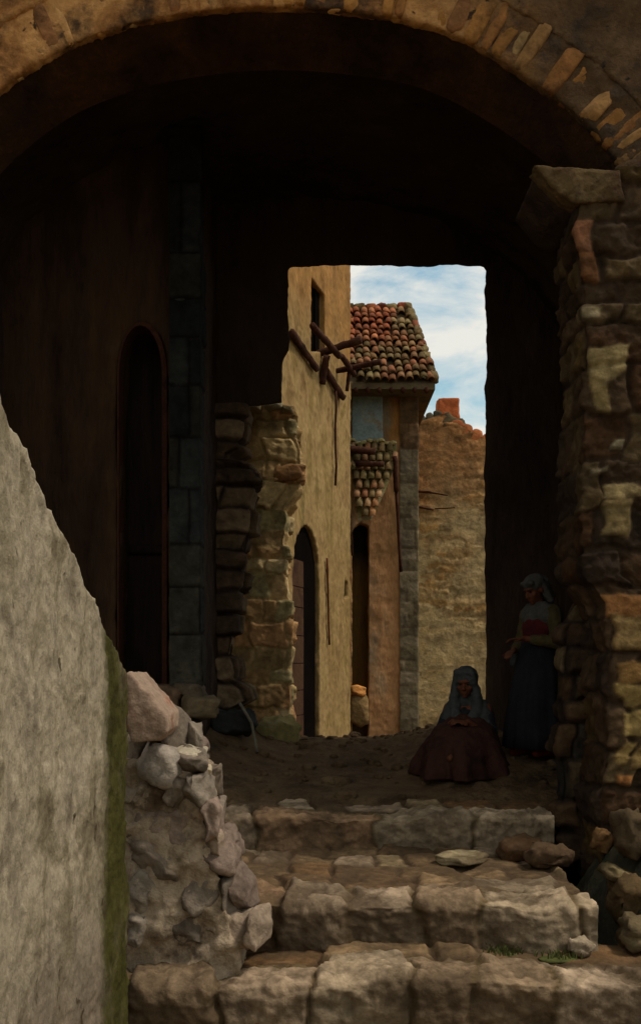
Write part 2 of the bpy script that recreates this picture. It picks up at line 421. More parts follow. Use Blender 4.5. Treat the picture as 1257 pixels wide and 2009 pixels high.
# denser columns near the passage
xs = sorted(set([round(-7 + .35 * i, 3) for i in range(41)] + [round(-2.6 + .03 * i, 3) for i in range(175)]))
grid = [[bm.verts.new((x, y, lane_z(x, y))) for x in xs] for y in ys]
for j in range(len(ys) - 1):
    for i in range(len(xs) - 1):
        bm.faces.new((grid[j][i], grid[j][i+1], grid[j+1][i+1], grid[j+1][i]))
rl = random.Random(77)
for k in range(260):
    x, y = rl.uniform(-1.6, 2.2), rl.uniform(7.3, 10.6)
    q = rl.uniform(.012, .045) if rl.random() < .85 else rl.uniform(.05, .09)
    stone(bm, (x, y, lane_z(x, y) + q * .1), (q, q * rl.uniform(.6, 1), q * .6), Matrix.Rotation(rl.uniform(0, 3), 3, 'Z'), (.2, .15, .1), 4, 3.4, .25, rl)
obj('lane', bm, M['lane']); tag(bpy.data.objects['lane'], kind='structure')
bm = newbm()
g = [-400, -60, -12, 12, 60, 400]
vv = [[bm.verts.new((x, y, -.76)) for x in g] for y in (-400, -60, -12, 5.5, 60, 400)]
for j in range(5):
    for i in range(5): bm.faces.new((vv[j][i], vv[j][i+1], vv[j+1][i+1], vv[j+1][i]))
obj('ground', bm, M['ground']); tag(bpy.data.objects['ground'], kind='structure')

# ------------------------------------------------------------------ stone steps
STEP = [lin('#84705a'), lin('#8d7a62'), lin('#76624c'), lin('#7c6a56'), lin('#92795c'), lin('#765c44')]
EARTH = [lin('#6a543c'), lin('#7c6448'), lin('#5a4632'), lin('#8a7556'), lin('#6e5236')]
def step(y0, y1, zt, zb, x0, x1, seed, label, wr):
    st = thing('stone_step', label, 'step', ((x0 + x1) / 2, y0, zb), 'stone steps up to the archway')
    b = newbm()
    Ld = y1 - y0 + .12; hr_ = zt - zb + .06
    back = max(.12, Ld - .34)
    k = max(1, int(back / .3))
    m1 = Masonry(x0, x1, 0, Ld + hr_, (.2, .3), (.22, .5), EARTH + STEP[:2], lin('#4a3a2a'), seed, (-.02, .018), .05, .02, .05, .012, rows=[back / k] * k)
    m2 = Masonry(x0, x1, back, Ld + hr_, (9, 9), wr, STEP, lin('#54452f'), seed + 50, (-.024, .03), .10, .018, .08, .022, rows=[Ld + hr_ - back + .1])
    def kk_(v): return smooth(Ld - .16, Ld, v) * (1 - smooth(Ld + .02, Ld + .12, v))
    def f(u, v, h):
        kk = smooth(Ld - .05, Ld + .05, v)
        wob = .06 * nse(u * 1.3, seed) + .03 * nse(u * 4, seed) + .05 * max(0, nse(u * 2.3, seed + 11) - .25)
        sag = .035 * nse(u * .9, seed + 7) + .015 * nse(u * 3.3, v * 2, seed + 5) - .05 * kk_(v) * max(0, nse(u * 3.1, seed + 21) - .1)
        n = Vector((0, -kk, 1 - kk)).normalized()
        yy = y0 + wob + max(0, Ld - v); zz = zt + sag - max(0, v - Ld)
        rnd_ = max(0, .05 - abs(v - Ld)) * .45
        return Vector((u, yy + rnd_ * .5, zz - rnd_ * .6)) + n * h
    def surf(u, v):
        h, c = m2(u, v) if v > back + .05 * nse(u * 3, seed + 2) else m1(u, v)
        g_ = smooth(Ld - .02, Ld + .07, v + .05 * nse(u * 6, v * 6, seed))      # shaded risers and sunlit tread edges painted into the stone colour
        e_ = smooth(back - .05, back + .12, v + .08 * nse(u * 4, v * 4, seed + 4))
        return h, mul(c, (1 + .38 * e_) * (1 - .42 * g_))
    us = span(x0, x1, .014)
    vs = span(0, Ld - .4, .022)[:-1] + span(Ld - .4, Ld + hr_, .011) if Ld > .45 else span(0, Ld + hr_, .011)
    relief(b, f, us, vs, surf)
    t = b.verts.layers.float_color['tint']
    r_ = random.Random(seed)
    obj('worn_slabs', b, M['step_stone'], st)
    b = newbm(); box(b, (x0 + .02, y0 + .14, zb - .2), (x1 - .02, y1 - .02, zt - .08), tint=lin('#4a3a2a'))
    obj('fill', b, M['step_stone'], st, smooth_shade=False)
    return st
r1 = random.Random(5)
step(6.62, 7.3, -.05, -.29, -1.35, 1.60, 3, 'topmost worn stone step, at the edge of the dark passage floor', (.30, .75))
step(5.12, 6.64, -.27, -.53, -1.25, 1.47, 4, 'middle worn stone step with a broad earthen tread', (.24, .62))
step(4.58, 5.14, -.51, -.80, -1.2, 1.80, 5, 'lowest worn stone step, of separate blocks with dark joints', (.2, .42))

# ------------------------------------------------------------------ gatehouse
gate = thing('gatehouse', 'dark stone gatehouse pierced by a wide arched passage', 'gatehouse', (-.34, 6.2, -.1))
Y0, Y1, Y2, Y3 = 6.2, 6.9, 9.3, 9.72
arch_px = [(-150, 335), (-70, 235), (0, 170), (60, 125), (130, 86), (250, 44), (380, 19), (500, 8), (640, 12), (800, 34),
           (900, 68), (1000, 124), (1100, 194), (1170, 258), (1222, 326)]
arch = [Vector((ax(x, Y0), az(y, Y0))) for x, y in arch_px]
def catmull(P, n):
    out = []
    for i in range(len(P) - 1):
        p0, p1, p2, p3 = P[max(0, i-1)], P[i], P[i+1], P[min(len(P)-1, i+2)]
        for k in range(n):
            t = k / n
            out.append(.5 * ((2 * p1) + (p2 - p0) * t + (2*p0 - 5*p1 + 4*p2 - p3) * t*t + (3*p1 - p0 - 3*p2 + p3) * t**3))
    out.append(P[-1]); return out
A = catmull(arch, 6)
def offset(P, d):
    out = []
    for i in range(len(P)):
        t = (P[min(len(P)-1, i+1)] - P[max(0, i-1)]).normalized()
        out.append(P[i] + Vector((-t.y, t.x)) * d)
    return out
RING = .34
AO = offset(A, RING - .03)
def jamb(z):      # ragged jamb edge of the right pier, by height
    t = [(-.9, 1.80), (.1, 1.76), (.6, 1.83), (1.38, 1.80), (1.55, 1.66), (2.2, 1.66), (3.0, 1.68), (3.8, 1.635), (5, 1.63)]
    for (z0, x0), (z1, x1) in zip(t, t[1:]):
        if z0 <= z <= z1: return x0 + (x1 - x0) * (z - z0) / (z1 - z0)
    return 1.8
# front wall
bm = newbm()
out = [(-5, -.9), (-5, 6.0), (5, 6.0), (5, -.9)] + [(jamb(z) + .16, z) for z in (-.9, .1, .6, 1.2, 1.4, 1.55, 2.2, 3.0, 3.8, 4.12)]
out += [(p.x, p.y) for p in reversed(AO)] + [(AO[0].x, -.9)]
plate(bm, out, [], lambda u, v, w: Vector((u, Y0 + (Y1 - Y0) * w, v)))
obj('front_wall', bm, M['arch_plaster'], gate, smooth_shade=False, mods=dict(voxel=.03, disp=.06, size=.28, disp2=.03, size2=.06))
# brick arch ring
bm = newbm(); rr = random.Random(21)
BR = [lin('#a8753f'), lin('#9c6a3c'), lin('#b98a56'), lin('#8c603c'), lin('#b08c5c')]
L_ = 0; last = None; cum = []
for p in A:
    if last is not None: L_ += (p - last).length
    cum.append(L_); last = p
def on_arch(s):
    for i in range(len(A) - 1):
        if cum[i] <= s <= cum[i+1]:
            t = (s - cum[i]) / (cum[i+1] - cum[i]); d = (A[i+1] - A[i]).normalized()
            return A[i].lerp(A[i+1], t), d
    return A[-1], (A[-1] - A[-2]).normalized()
s = 0
while s < L_ - .02:
    w = rr.uniform(.06, .13)
    p, d = on_arch(s + w / 2); nrm = Vector((-d.y, d.x))
    ln = rr.uniform(.6, 1.05) * RING
    tone = mul(rr.choice(BR), rr.uniform(.8, 1.15))
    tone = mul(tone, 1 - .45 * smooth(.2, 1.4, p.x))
    yy = rr.uniform(-.006, .03)
    c = p + nrm * (ln / 2 + rr.uniform(-.006, .006))
    rot = Matrix((Vector((d.x, 0, d.y)), Vector((0, 1, 0)), Vector((nrm.x, 0, nrm.y)))).transposed()
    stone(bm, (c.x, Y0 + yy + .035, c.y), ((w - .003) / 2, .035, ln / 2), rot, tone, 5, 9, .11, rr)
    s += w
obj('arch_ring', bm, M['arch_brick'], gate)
bm = newbm()
A2 = offset(A, .0); A3 = offset(A, RING); A4 = offset(A, .015)
plate(bm, [(p.x, p.y) for p in A2] + [(p.x, p.y) for p in reversed(A3)], [], lambda u, v, w: Vector((u, Y0 + .015 + .07 * w, v)))
obj('arch_mortar', bm, M['arch_plaster'], gate, smooth_shade=False, mods=dict(voxel=.014, disp=.035, size=.16, disp2=.012, size2=.05))
bm = newbm()
plate(bm, [(p.x, p.y) for p in A4] + [(p.x, p.y) for p in reversed(A3)], [], lambda u, v, w: Vector((u, Y0 + .06 + (Y1 - Y0 - .04) * w, v)))
obj('arch_soffit', bm, M['soffit'], gate, smooth_shade=False)
PIER = [lin('#46361f'), lin('#4f3f29'), lin('#3a2b1d'), lin('#53432d'), lin('#3f2b1b'), lin('#30251c'), lin('#443424')]
# right pier
bm = newbm()
mp_ = Masonry(-.7, 2.2, -.9, 4.3, (.13, .34), (.2, .5), PIER, lin('#32261c'), 8, (-.010, .022), .06, .020, .065, .022)
for (xa, ya, xb, yb, c) in ((1152, 690, 1232, 745, '#9a855a'), (1150, 745, 1190, 805, '#8f7a50'), (1168, 955, 1270, 985, '#a58e62'), (1172, 985, 1235, 1060, '#8e7850'),
                            (1190, 858, 1216, 885, '#8a7c60'), (1150, 925, 1186, 940, '#8a7c60'), (1145, 617, 1176, 632, '#b5a27c'),
                            (1178, 1160, 1270, 1215, '#9a6a3f'), (1192, 1212, 1272, 1284, '#a38455'), (1210, 1300, 1272, 1335, '#a27a48'),
                            (1200, 1338, 1272, 1378, '#9f8450'), (1194, 1382, 1272, 1436, '#a58a55'), (1190, 1440, 1225, 1492, '#9a7e4c'), (1198, 1512, 1240, 1545, '#a8703f'),
                            (1225, 1435, 1272, 1500, '#927648'), (1125, 440, 1160, 505, '#8a5c40'), (1128, 500, 1165, 560, '#7a4e2c')):
    e_ = jamb(az((ya + yb) / 2, Y0))
    mp_.spots.append((ax(xa, Y0) - e_, az(yb, Y0), ax(xb, Y0) - e_, az(ya, Y0), mul(lin(c), .62), .02))  # front-lit blocks painted in as pale highlight tints
corner_wall(bm, lambda z: jamb(z) + .035 * nse(z * 3.1, 2) + .02 * nse(z * 9, 5), 1, 1.9, .62, Y0 - .05, -.85, 4.14, .013, mp_)
obj('pier', bm, M['stone'], gate)
# inner jamb order, set back, its shade put into dark stone tints
bm = newbm()
mj = Masonry(-.4, 1.2, -.4, 1.6, (.14, .3), (.2, .42), [lin('#4a3826'), lin('#3a2c20'), lin('#524430'), lin('#2f2a24')], lin('#1c1612'), 9, (-.02, .05), .12, .022, .05, .016)
def jedge(z): return ax(1094, 6.75) + .14 * smooth(1.15, 1.45, z) + .04 * nse(z * 4, 3)
corner_wall(bm, jedge, 1, .9, .16, 6.70, -.4, 1.46, .02, mj)
box(bm, (1.82, 6.71, 1.40), (2.4, 6.86, 1.45), tint=lin('#3a2c20'))
obj('inner_jamb', bm, M['sooty_stone'], gate)
# impost block carrying the arch
bm = newbm()
pr = [(1043, 322), (1075, 324), (1216, 333), (1224, 392), (1130, 398), (1104, 384), (1084, 366), (1064, 344)]
t = bm.verts.layers.float_color['tint']
plate(bm, [(ax(x, 6.12), az(y, 6.12)) for x, y in pr], [], lambda u, v, w: Vector((u, 6.12 + .16 * w, v)))
impost_mat = mat('impost_stone', [lin('#34281a'), lin('#5c4a30'), lin('#463622')], 5, bump=.8, bscale=12, bdist=.03, dirt=lin('#3d2a1c'), dscale=3.6)
im = obj('impost', bm, impost_mat, gate, mods=dict(voxel=.014, disp=.03, size=.11, disp2=.012, size2=.04))
bm = newbm()
plate(bm, [(ax(x, 6.12) + .012, az(y, 6.12)) for x, y in pr], [], lambda u, v, w: Vector((u, 6.27 + .6 * w, v - .01)))
obj('impost_return', bm, M['soot'], im, mods=dict(voxel=.025, disp=.03, size=.12))  # dark copy of the impost, side shade put into its colour
# vault over the passage
bm = newbm()
def vcurve(a_, r_, n=28): return [(-.2 - a_ * math.cos(math.pi * i / n), 3.85 + r_ * math.sin(math.pi * i / n)) for i in range(n + 1)]
vi, vo = vcurve(2.52, 1.62), vcurve(2.9, 1.95)
vp = [(vi[0][0], 3.0)] + vi + [(vi[-1][0], 3.0), (vo[-1][0], 3.0)] + vo[::-1] + [(vo[0][0], 3.0)]
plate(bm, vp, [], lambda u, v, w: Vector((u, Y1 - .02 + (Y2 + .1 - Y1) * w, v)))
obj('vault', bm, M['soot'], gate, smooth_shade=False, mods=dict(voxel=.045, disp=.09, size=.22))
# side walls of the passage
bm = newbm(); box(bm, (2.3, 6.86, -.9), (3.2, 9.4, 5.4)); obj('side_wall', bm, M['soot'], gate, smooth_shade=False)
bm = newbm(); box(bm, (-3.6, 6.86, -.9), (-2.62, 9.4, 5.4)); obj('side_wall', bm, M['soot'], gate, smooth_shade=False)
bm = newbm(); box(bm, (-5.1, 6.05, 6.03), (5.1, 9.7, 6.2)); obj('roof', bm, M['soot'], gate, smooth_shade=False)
# inner wall on the left with the arched doorway
YL = 8.0
dl, dr, dt, db = ax(231, YL), ax(328, YL), az(632, YL), az(1352, YL)
def archhole(l, r, top, bot, rise, n=14):
    c = (l + r) / 2; hw = (r - l) / 2
    pts = [(l, bot)]
    for i in range(n + 1):
        an = math.pi * (1 - i / n)
        pts.append((c + hw * math.cos(an), top - rise + rise * math.sin(an)))
    pts.append((r, bot)); return pts
hole = archhole(dl, dr, dt, db, .42)
bm = newbm()
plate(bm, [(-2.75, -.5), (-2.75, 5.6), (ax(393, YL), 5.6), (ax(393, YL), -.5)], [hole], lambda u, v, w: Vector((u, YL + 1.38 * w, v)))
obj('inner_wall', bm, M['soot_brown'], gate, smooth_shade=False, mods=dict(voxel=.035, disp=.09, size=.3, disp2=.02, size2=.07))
bm = newbm()
inner = archhole(dl + .012, dr - .04, dt - .03, db, .41)
plate(bm, hole, [[(u, max(v, db + .001)) for u, v in inner]], lambda u, v, w: Vector((u + 0, YL - .012 + .2 * w, v)))
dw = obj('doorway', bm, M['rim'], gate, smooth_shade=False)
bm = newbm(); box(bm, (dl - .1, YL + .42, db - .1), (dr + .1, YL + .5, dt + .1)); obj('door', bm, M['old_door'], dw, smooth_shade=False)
bm = newbm()
bar(bm, (dl + .02, YL + .4, db + 1.2), (dr - .02, YL + .4, db + 1.2), .05, .08)
obj('door_rail', bm, M['old_door'], dw)
# pilaster with base
bm = newbm(); rr = random.Random(4)
mpl = Masonry(-.3, .4, -.2, 5.6, (.28, .62), (.5, .5), [lin('#393a37'), lin('#323331'), lin('#3d3a31')], lin('#1e1916'), 12, (-.008, .012), .03, .012, .012, .010)
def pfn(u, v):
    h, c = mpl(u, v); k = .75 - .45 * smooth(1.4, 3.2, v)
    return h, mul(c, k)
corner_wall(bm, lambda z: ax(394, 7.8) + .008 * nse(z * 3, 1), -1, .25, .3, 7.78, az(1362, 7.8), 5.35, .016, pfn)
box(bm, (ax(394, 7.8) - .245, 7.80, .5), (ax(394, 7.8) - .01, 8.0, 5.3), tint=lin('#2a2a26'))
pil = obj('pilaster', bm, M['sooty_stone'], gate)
bm = newbm()
for (xa, ya, xb, yb, yy, c) in ((288, 1345, 352, 1402, 7.72, '#5a4636'), (350, 1366, 425, 1402, 7.6, '#62543f'), (335, 1340, 402, 1368, 7.75, '#54493c')):
    p0, p1 = at(xa, yb + 8, yy), at(xb, ya, yy)
    stone(bm, ((p0.x + p1.x) / 2, yy + .15, (p0.z + p1.z) / 2), ((p1.x - p0.x) / 2, .17, (p1.z - p0.z) / 2), Matrix.Rotation(.1, 3, 'Z'), lin(c), 6, 6, .2, rr)
obj('pilaster_base', bm, M['stone'], pil)
# far cross wall with the flat lintel
def xw(px): return ax(px, Y2)
def zw(py): return az(py, Y2)
jag = [(566, 523), (566, 690), (553, 704), (554, 792), (474, 800), (468, 880), (440, 892), (440, 904), (488, 908), (500, 950), (488, 985), (490, 1040), (480, 1095),
       (470, 1160), (460, 1165), (458, 1240), (456, 1290), (460, 1330), (490, 1352), (498, 1375), (470, 1390), (470, 1560)]
hole_pts = [(xw(a), zw(b)) for a, b in jag]
right = [(951, 1560), (952, 1200), (949, 1000), (951, 700), (950, 523)]
bm = newbm()
out = [(-3.2, zw(1560)), (-3.2, 6.0), (3.2, 6.0), (3.2, zw(1560))] + [(xw(a), zw(b)) for a, b in right] + hole_pts
def cw(u, v, w):
    if w == 0: return Vector((u, Y2, v))
    k = Y3 / Y2
    if -2 < u < 2 and v < 5.5: 
        return Vector((u * k * 1.02 + (.03 if u > 0 else -.05), Y3, H + (v - H) * k * 1.01))
    return Vector((u, Y3, v))
plate(bm, out, [], cw)
obj('cross_wall', bm, M['soot'], gate, smooth_shade=False, mods=dict(voxel=.03, disp=.05, size=.25, disp2=.02, size2=.07))
bm = newbm(); rr = random.Random(14)
def jx(z):
    pts = sorted((b, a) for a, b in hole_pts[4:])
    for (z0, x0), (z1, x1) in zip(pts, pts[1:]):
        if z0 <= z <= z1: return x0 + (x1 - x0) * ((z - z0) / max(1e-6, z1 - z0))
    return pts[-1][1]
mr_ = Masonry(-.6, 1.2, .2, 3.9, (.15, .27), (.26, .6), [lin('#66543f'), lin('#584634'), lin('#725f48'), lin('#4c3c2e')], lin('#2a2018'), 14, (-.02, .09), .14, .02, .04, .014)
corner_wall(bm, lambda z: jx(z) + .03 * nse(z * 5, 3), -1, .56, .5, Y2 - .05, .3, zw(796), .016, mr_)
obj('rough_masonry', bm, M['sooty_stone'], gate)

# ------------------------------------------------------------------ ruined wall stub outside the passage
stub = thing('ruined_wall', 'crumbling stub of rough brown stone wall beside the arched house door', 'wall', at(530, 1440, 10.4))
bm = newbm(); rr = random.Random(31)
def stub_e(z):
    py = CY - (z - H) / 10.3 * F
    t = [(780, 500, 560), (800, 478, 570), (880, 470, 588), (905, 450, 590), (960, 505, 588), (1000, 505, 565), (1100, 495, 556), (1180, 480, 568), (1300, 480, 570), (1450, 480, 570), (1700, 480, 570)]
    for (y0, a0, b0), (y1, a1, b1) in zip(t, t[1:]):
        if y0 <= py <= y1:
            k = (py - y0) / (y1 - y0); return ax(a0 + (a1 - a0) * k - 30, 10.3), ax(b0 + (b1 - b0) * k, 10.3)
    return ax(480, 10.3), ax(570, 10.3)
ms_ = Masonry(-.6, 1.2, -.5, 3.9, (.13, .3), (.18, .4), [lin('#b89c6c'), lin('#a88a5e'), lin('#c0a678'), lin('#9c7a50'), lin('#b08458'), lin('#9c8c62')], lin('#9a8056'), 31, (-.03, .06), .16, .014, .06, .018)
corner_wall(bm, lambda z: stub_e(z)[1] + .04 * nse(z * 4, 8), -1, .75, .5, 10.22, -.4, az(800, 10.3), .016, ms_)
rr = random.Random(3)
for (px, py, w, h, c) in ((500, 803, .08, .045, '#9a8c6a'), (535, 797, .10, .05, '#a4977a'), (563, 806, .06, .04, '#8a7a58'), (563, 930, .14, .09, '#8a6440')):
    p = at(px, py, 10.22); stone(bm, p, (w, .12, h), None, lin(c), 7, 4, .2, rr)
obj('wall_stones', bm, M['stone'], stub)
bm = newbm()
pts = []
for z in [-.4 + .2 * i for i in range(22)]:
    pts.append((stub_e(z)[0] + .06, z))
pts2 = [(stub_e(z)[1] - .07, z) for z in [-.4 + .2 * i for i in range(22)]]
plate(bm, pts + pts2[::-1], [], lambda u, v, w: Vector((u, 10.262 + .5 * w, min(v, 3.66))))
obj('core', bm, M['stub'], stub, smooth_shade=False)

# ------------------------------------------------------------------ tall ochre house
D = Vector((.30, 1, 0)); LD = D.length
def tw(Y): return -.0329 * 13 + .30 * (Y - 13)
NOUT = Vector((1, -.30, 0)).normalized()
def tf(Yp, z, off=0):     # point on the wall plane; off = out of the wall towards the lane
    return Vector((tw(Yp), Yp, z)) + NOUT * off
def Yat(px):              # depth on the plane where the photo column px meets it
    k = (px - CX) / F
    return (-.0329 * 13 - 3.9) / (k - .30)
tower = thing('ochre_house', 'tall narrow ochre plastered house with a slit window and pointed dark door', 'house', tf(14.3, -.4))
bm = newbm()
win = [(Yat(611), az(690, Yat(611))), (Yat(611), az(545, Yat(611))), (Yat(638), az(580, Yat(638))), (Yat(638), az(690, Yat(638)))]
dy0, dy1 = Yat(575), Yat(627)
dtop = az(1030, Yat(600))
door = archhole(dy0, dy1, dtop, -.7, .75)
niche = [(Yat(676), az(1172, 15.7)), (Yat(676), az(1140, 15.7)), (Yat(683), az(1140, 15.85)), (Yat(683), az(1172, 15.85))]
plate(bm, [(12.3, -.8), (12.3, 9.8), (Yat(688), 9.8), (Yat(688), -.8)], [win, door, niche], lambda u, v, w: tf(u, v, -.45 * w))
obj('wall', bm, M['ochre'], tower, smooth_shade=False, mods=dict(voxel=.025, disp=.05, size=.3, disp2=.02, size2=.06))
bm = newbm()      # the body of the house behind that wall
for a, b in (((12.3, -.8), (12.3, 9.8)),):
    plate(bm, [(12.3, -.8), (12.3, 9.75), (Yat(688) - .01, 9.75), (Yat(688) - .01, -.8)], [], lambda u, v, w: tf(u, v, -.9 - 3.2 * w))
obj('house_body', bm, M['dark_void'], tower, smooth_shade=False)
bm = newbm()
plate(bm, [(12.1, 9.8), (12.1, 10.0), (Yat(688) + .2, 10.0), (Yat(688) + .2, 9.8)], [], lambda u, v, w: tf(u, v, .2 - 4.4 * w))
obj('roof', bm, M['far_roof'], tower, smooth_shade=False)
bm = newbm()
for (ya, yb) in ((12.3, 12.7), (Yat(688) - .4, Yat(688) - .005)):
    plate(bm, [(ya, -.8), (ya, 9.78), (yb, 9.78), (yb, -.8)], [], lambda u, v, w: tf(u, v, -.44 - .5 * w))
obj('end_wall', bm, M['ochre'], tower, smooth_shade=False)
bm = newbm()
plate(bm, [(win[0][0] - .1, win[0][1] - .1), (win[0][0] - .1, win[1][1] + .1), (win[2][0] + .1, win[1][1] + .1), (win[2][0] + .1, win[0][1] - .1)], [],
      lambda u, v, w: tf(u, v, -.10 - .05 * w))
wn = obj('window', bm, M['dark_void'], tower, smooth_shade=False)
bm = newbm(); ms = (win[0][0] * .42 + win[2][0] * .58)
plate(bm, [(ms, win[0][1]), (ms, win[1][1]), (ms + .2, win[1][1]), (ms + .2, win[0][1])], [], lambda u, v, w: tf(u, v, -.07 - .04 * w))
obj('shutter', bm, M['dark_void'], wn, smooth_shade=False)
bm = newbm(); rr = random.Random(41)
Yd = Yat(598)
z = -.7
while z < dtop - .9:      # courses of the brick jamb inside the doorway
    h = rr.uniform(.26, .42)
    plate(bm, [(dy0 + .01, z + .012), (dy0 + .01, z + h), (Yd + rr.uniform(-.02, .02), z + h), (Yd, z + .012)], [], lambda u, v, w: tf(u, v, -.02 - .3 * w))
    z += h
dr_ = obj('doorway', bm, M['rim'] if False else mat('brown_jamb', [lin('#33221a'), lin('#4c3424'), lin('#40301f')], 3, bump=.7, bscale=12), tower, smooth_shade=False)
bm = newbm()
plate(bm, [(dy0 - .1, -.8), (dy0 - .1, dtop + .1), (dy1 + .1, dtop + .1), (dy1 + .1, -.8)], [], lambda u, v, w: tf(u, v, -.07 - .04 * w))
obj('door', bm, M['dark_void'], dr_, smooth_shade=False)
bm = newbm()
plate(bm, [(niche[0][0] - .03, niche[0][1] - .03), (niche[0][0] - .03, niche[1][1] + .03), (niche[2][0] + .03, niche[1][1] + .03), (niche[2][0] + .03, niche[0][1] - .03)], [],
      lambda u, v, w: tf(u, v, -.1 - .04 * w))
obj('hatch', bm, M['teal'], tower, smooth_shade=False)
# loggia timbers on the wall; the lower bars stand in for rail shadows
bm = newbm(); rr = random.Random(6)
bar(bm, tf(13.35, 5.62, .22), tf(14.6, 5.60, .24), .09, .09, 10, .16, rr); obj('timber_rail', bm, M['timber'], tower)
bm = newbm(); bar(bm, tf(14.75, 5.64, .24), tf(15.45, 5.58, .24), .08, .09, 8, .16, rr); obj('timber_rail', bm, M['timber'], tower)
bm = newbm(); bar(bm, tf(13.0, 5.42, .05), tf(14.05, 5.26, .06), .08, .11, 8, .2, rr); obj('wall_timber', bm, M['timber'], tower)
bm = newbm(); bar(bm, tf(14.55, 5.38, .05), tf(15.45, 5.22, .06), .08, .11, 8, .2, rr); obj('wall_timber', bm, M['timber'], tower)
bm = newbm(); bar(bm, tf(14.45, 5.60, -.1), tf(14.45, 5.76, .62), .10, .10, 8, .16, rr); obj('bracket', bm, M['timber'], tower)
bm = newbm(); bar(bm, tf(15.25, 5.58, -.1), tf(15.25, 5.68, .72), .08, .08, 8, .16, rr); obj('bracket', bm, M['timber'], tower)
bm = newbm(); bar(bm, tf(14.42, 5.56, .1), tf(14.42, 5.15, .02), .10, .10, 6, .16, rr); obj('strut', bm, M['timber'], tower)
bm = newbm(); bar(bm, tf(15.3, 5.6, .2), tf(15.3, 5.28, .16), .06, .06, 6, .16, rr); obj('strut', bm, M['timber'], tower)
bm = newbm(); tube(bm, [tf(15.05, 5.25 - .3 * i, .05 + .01 * math.sin(i * 2)) for i in range(6)], .018); obj('drain_pipe', bm, M['timber'], tower)
bm = newbm()
bar(bm, tf(14.78, az(1265, 14.75), .03), tf(14.66, az(1095, 14.66), .03), .05, .03, 8, .25, rr)
obj('door_post', bm, M['red_wood'], tower)

# ------------------------------------------------------------------ tiles
def tiles(bm, org, u, v, nu, nv, pitch, length, rnd, keep, tintf, r=.088):
    t = bm.verts.layers.float_color['tint']
    u = u.normalized(); v = v.normalized(); n = u.cross(v).normalized()
    if n.z < 0: n = -n
    for j in range(nv):
        for i in range(nu):
            if not keep(i, j): continue
            o = org + u * (pitch * (i + .5) + rnd.uniform(-.02, .02)) + v * (length * j + rnd.uniform(-.035, .035)) + n * (rnd.uniform(0, .025) + .03 * nse(i * .35, j * .35, 6))
            d = (v + u * rnd.uniform(-.09, .09)).normalized()
            c = tintf(i, j)
            rings = []
            for k, (q, rad, lift) in enumerate(((0, r, .03), (1, r * .8, .0))):
                for rr_ in (rad, rad - .018):
                    ring = []
                    for a in range(6):
                        an = math.pi * a / 5
                        vt = bm.verts.new(o + d * (q * length * 1.2) + u * math.cos(an) * rr_ + n * (math.sin(an) * rr_ + lift))
                        vt[t] = (*c, 1); ring.append(vt)
                    rings.append(ring)
            a_, b_, c_, d_ = rings
            for a in range(5):
                bm.faces.new((a_[a], a_[a+1], c_[a+1], c_[a])); bm.faces.new((b_[a+1], b_[a], d_[a], d_[a+1]))
                bm.faces.new((a_[a+1], a_[a], b_[a], b_[a+1])); bm.faces.new((c_[a], c_[a+1], d_[a+1], d_[a]))
            bm.faces.new((a_[0], c_[0], d_[0], b_[0])); bm.faces.new((c_[5], a_[5], b_[5], d_[5]))

# ------------------------------------------------------------------ house with the big tiled roof
YH = 17.0
hs = thing('tiled_house', 'orange plastered house with a steep mossy red tile roof and grey corner stones', 'house', Vector((1.0, YH, -.4)))
hx0, hx1 = -.4, ax(819, YH)
zE = az(752, 16.55)
bm = newbm()
d0, d1, dT = ax(690, YH), ax(722, YH), az(1026, YH)
plate(bm, [(hx0, -.8), (hx0, zE + .25), (hx1, zE + .25), (hx1, -.8)], [[(d0, -.6), (d0, dT - .1), (d0 + .14, dT), (d1, dT - .05), (d1, -.6)]],
      lambda u, v, w: Vector((u, YH + .4 * w, v)))
obj('wall', bm, M['orange_plaster'], hs, smooth_shade=False, mods=dict(voxel=.03, disp=.05, size=.3, disp2=.02, size2=.06))
bm = newbm()
plate(bm, [(hx0, -.8), (hx0, zE + .2), (hx1, zE + .2), (hx1, -.8)], [], lambda u, v, w: Vector((u - .01, YH + .7 + 3.4 * w, v)))
plate(bm, [(hx1 - .4, -.8), (hx1 - .4, zE + .2), (hx1 - .005, zE + .2), (hx1 - .005, -.8)], [], lambda u, v, w: Vector((u, YH + .41 + .3 * w, v)))
obj('house_body', bm, M['far_plaster'], hs, smooth_shade=False)
bm = newbm()
box(bm, (ax(688, YH), YH - .03, az(872, YH)), (ax(752, YH), YH - .004, az(742, YH)))
obj('blue_plaster_patch', bm, M['blue_plaster'], hs, smooth_shade=False, mods=dict(voxel=.03, disp=.03, size=.2))
bm = newbm(); rr = random.Random(17)
mq = Masonry(-.4, .5, -.6, 6.3, (.15, .26), (.3, .6), [lin('#716450'), lin('#7a6c54'), lin('#685c46')], lin('#5a4c38'), 17, (-.006, .008), .03, .009, .012, .008)
def qfn(u, v):
    h, c = mq(u, v)
    return h, (c if v < 4.75 + .2 * nse(u * 3, v * 3) else (c[0] * .72, c[1] * .55, c[2] * .45))  # eave shadow painted brown on the upper corner stones
corner_wall(bm, lambda z: hx1 + .015 + .015 * nse(z * 3, 1), -1, .33, .3, YH - .035, -.6, zE, .03, qfn)
obj('corner_stones', bm, M['quoin'], hs)
bm = newbm()
box(bm, (d0 - .05, YH + .2, -.6), (d1 + .05, YH + .27, dT + .1)); dd = obj('door', bm, M['brown_door'], hs, smooth_shade=False)
bm = newbm(); p = at(702, 1355, YH - .1)
stone(bm, p, (.14, .12, .09), None, lin('#c8884a'), 5, 3, .25, rr)
stone(bm, p + Vector((.02, .02, -.35)), (.17, .12, .28), None, lin('#8d7048'), 5, 5, .2, rr)
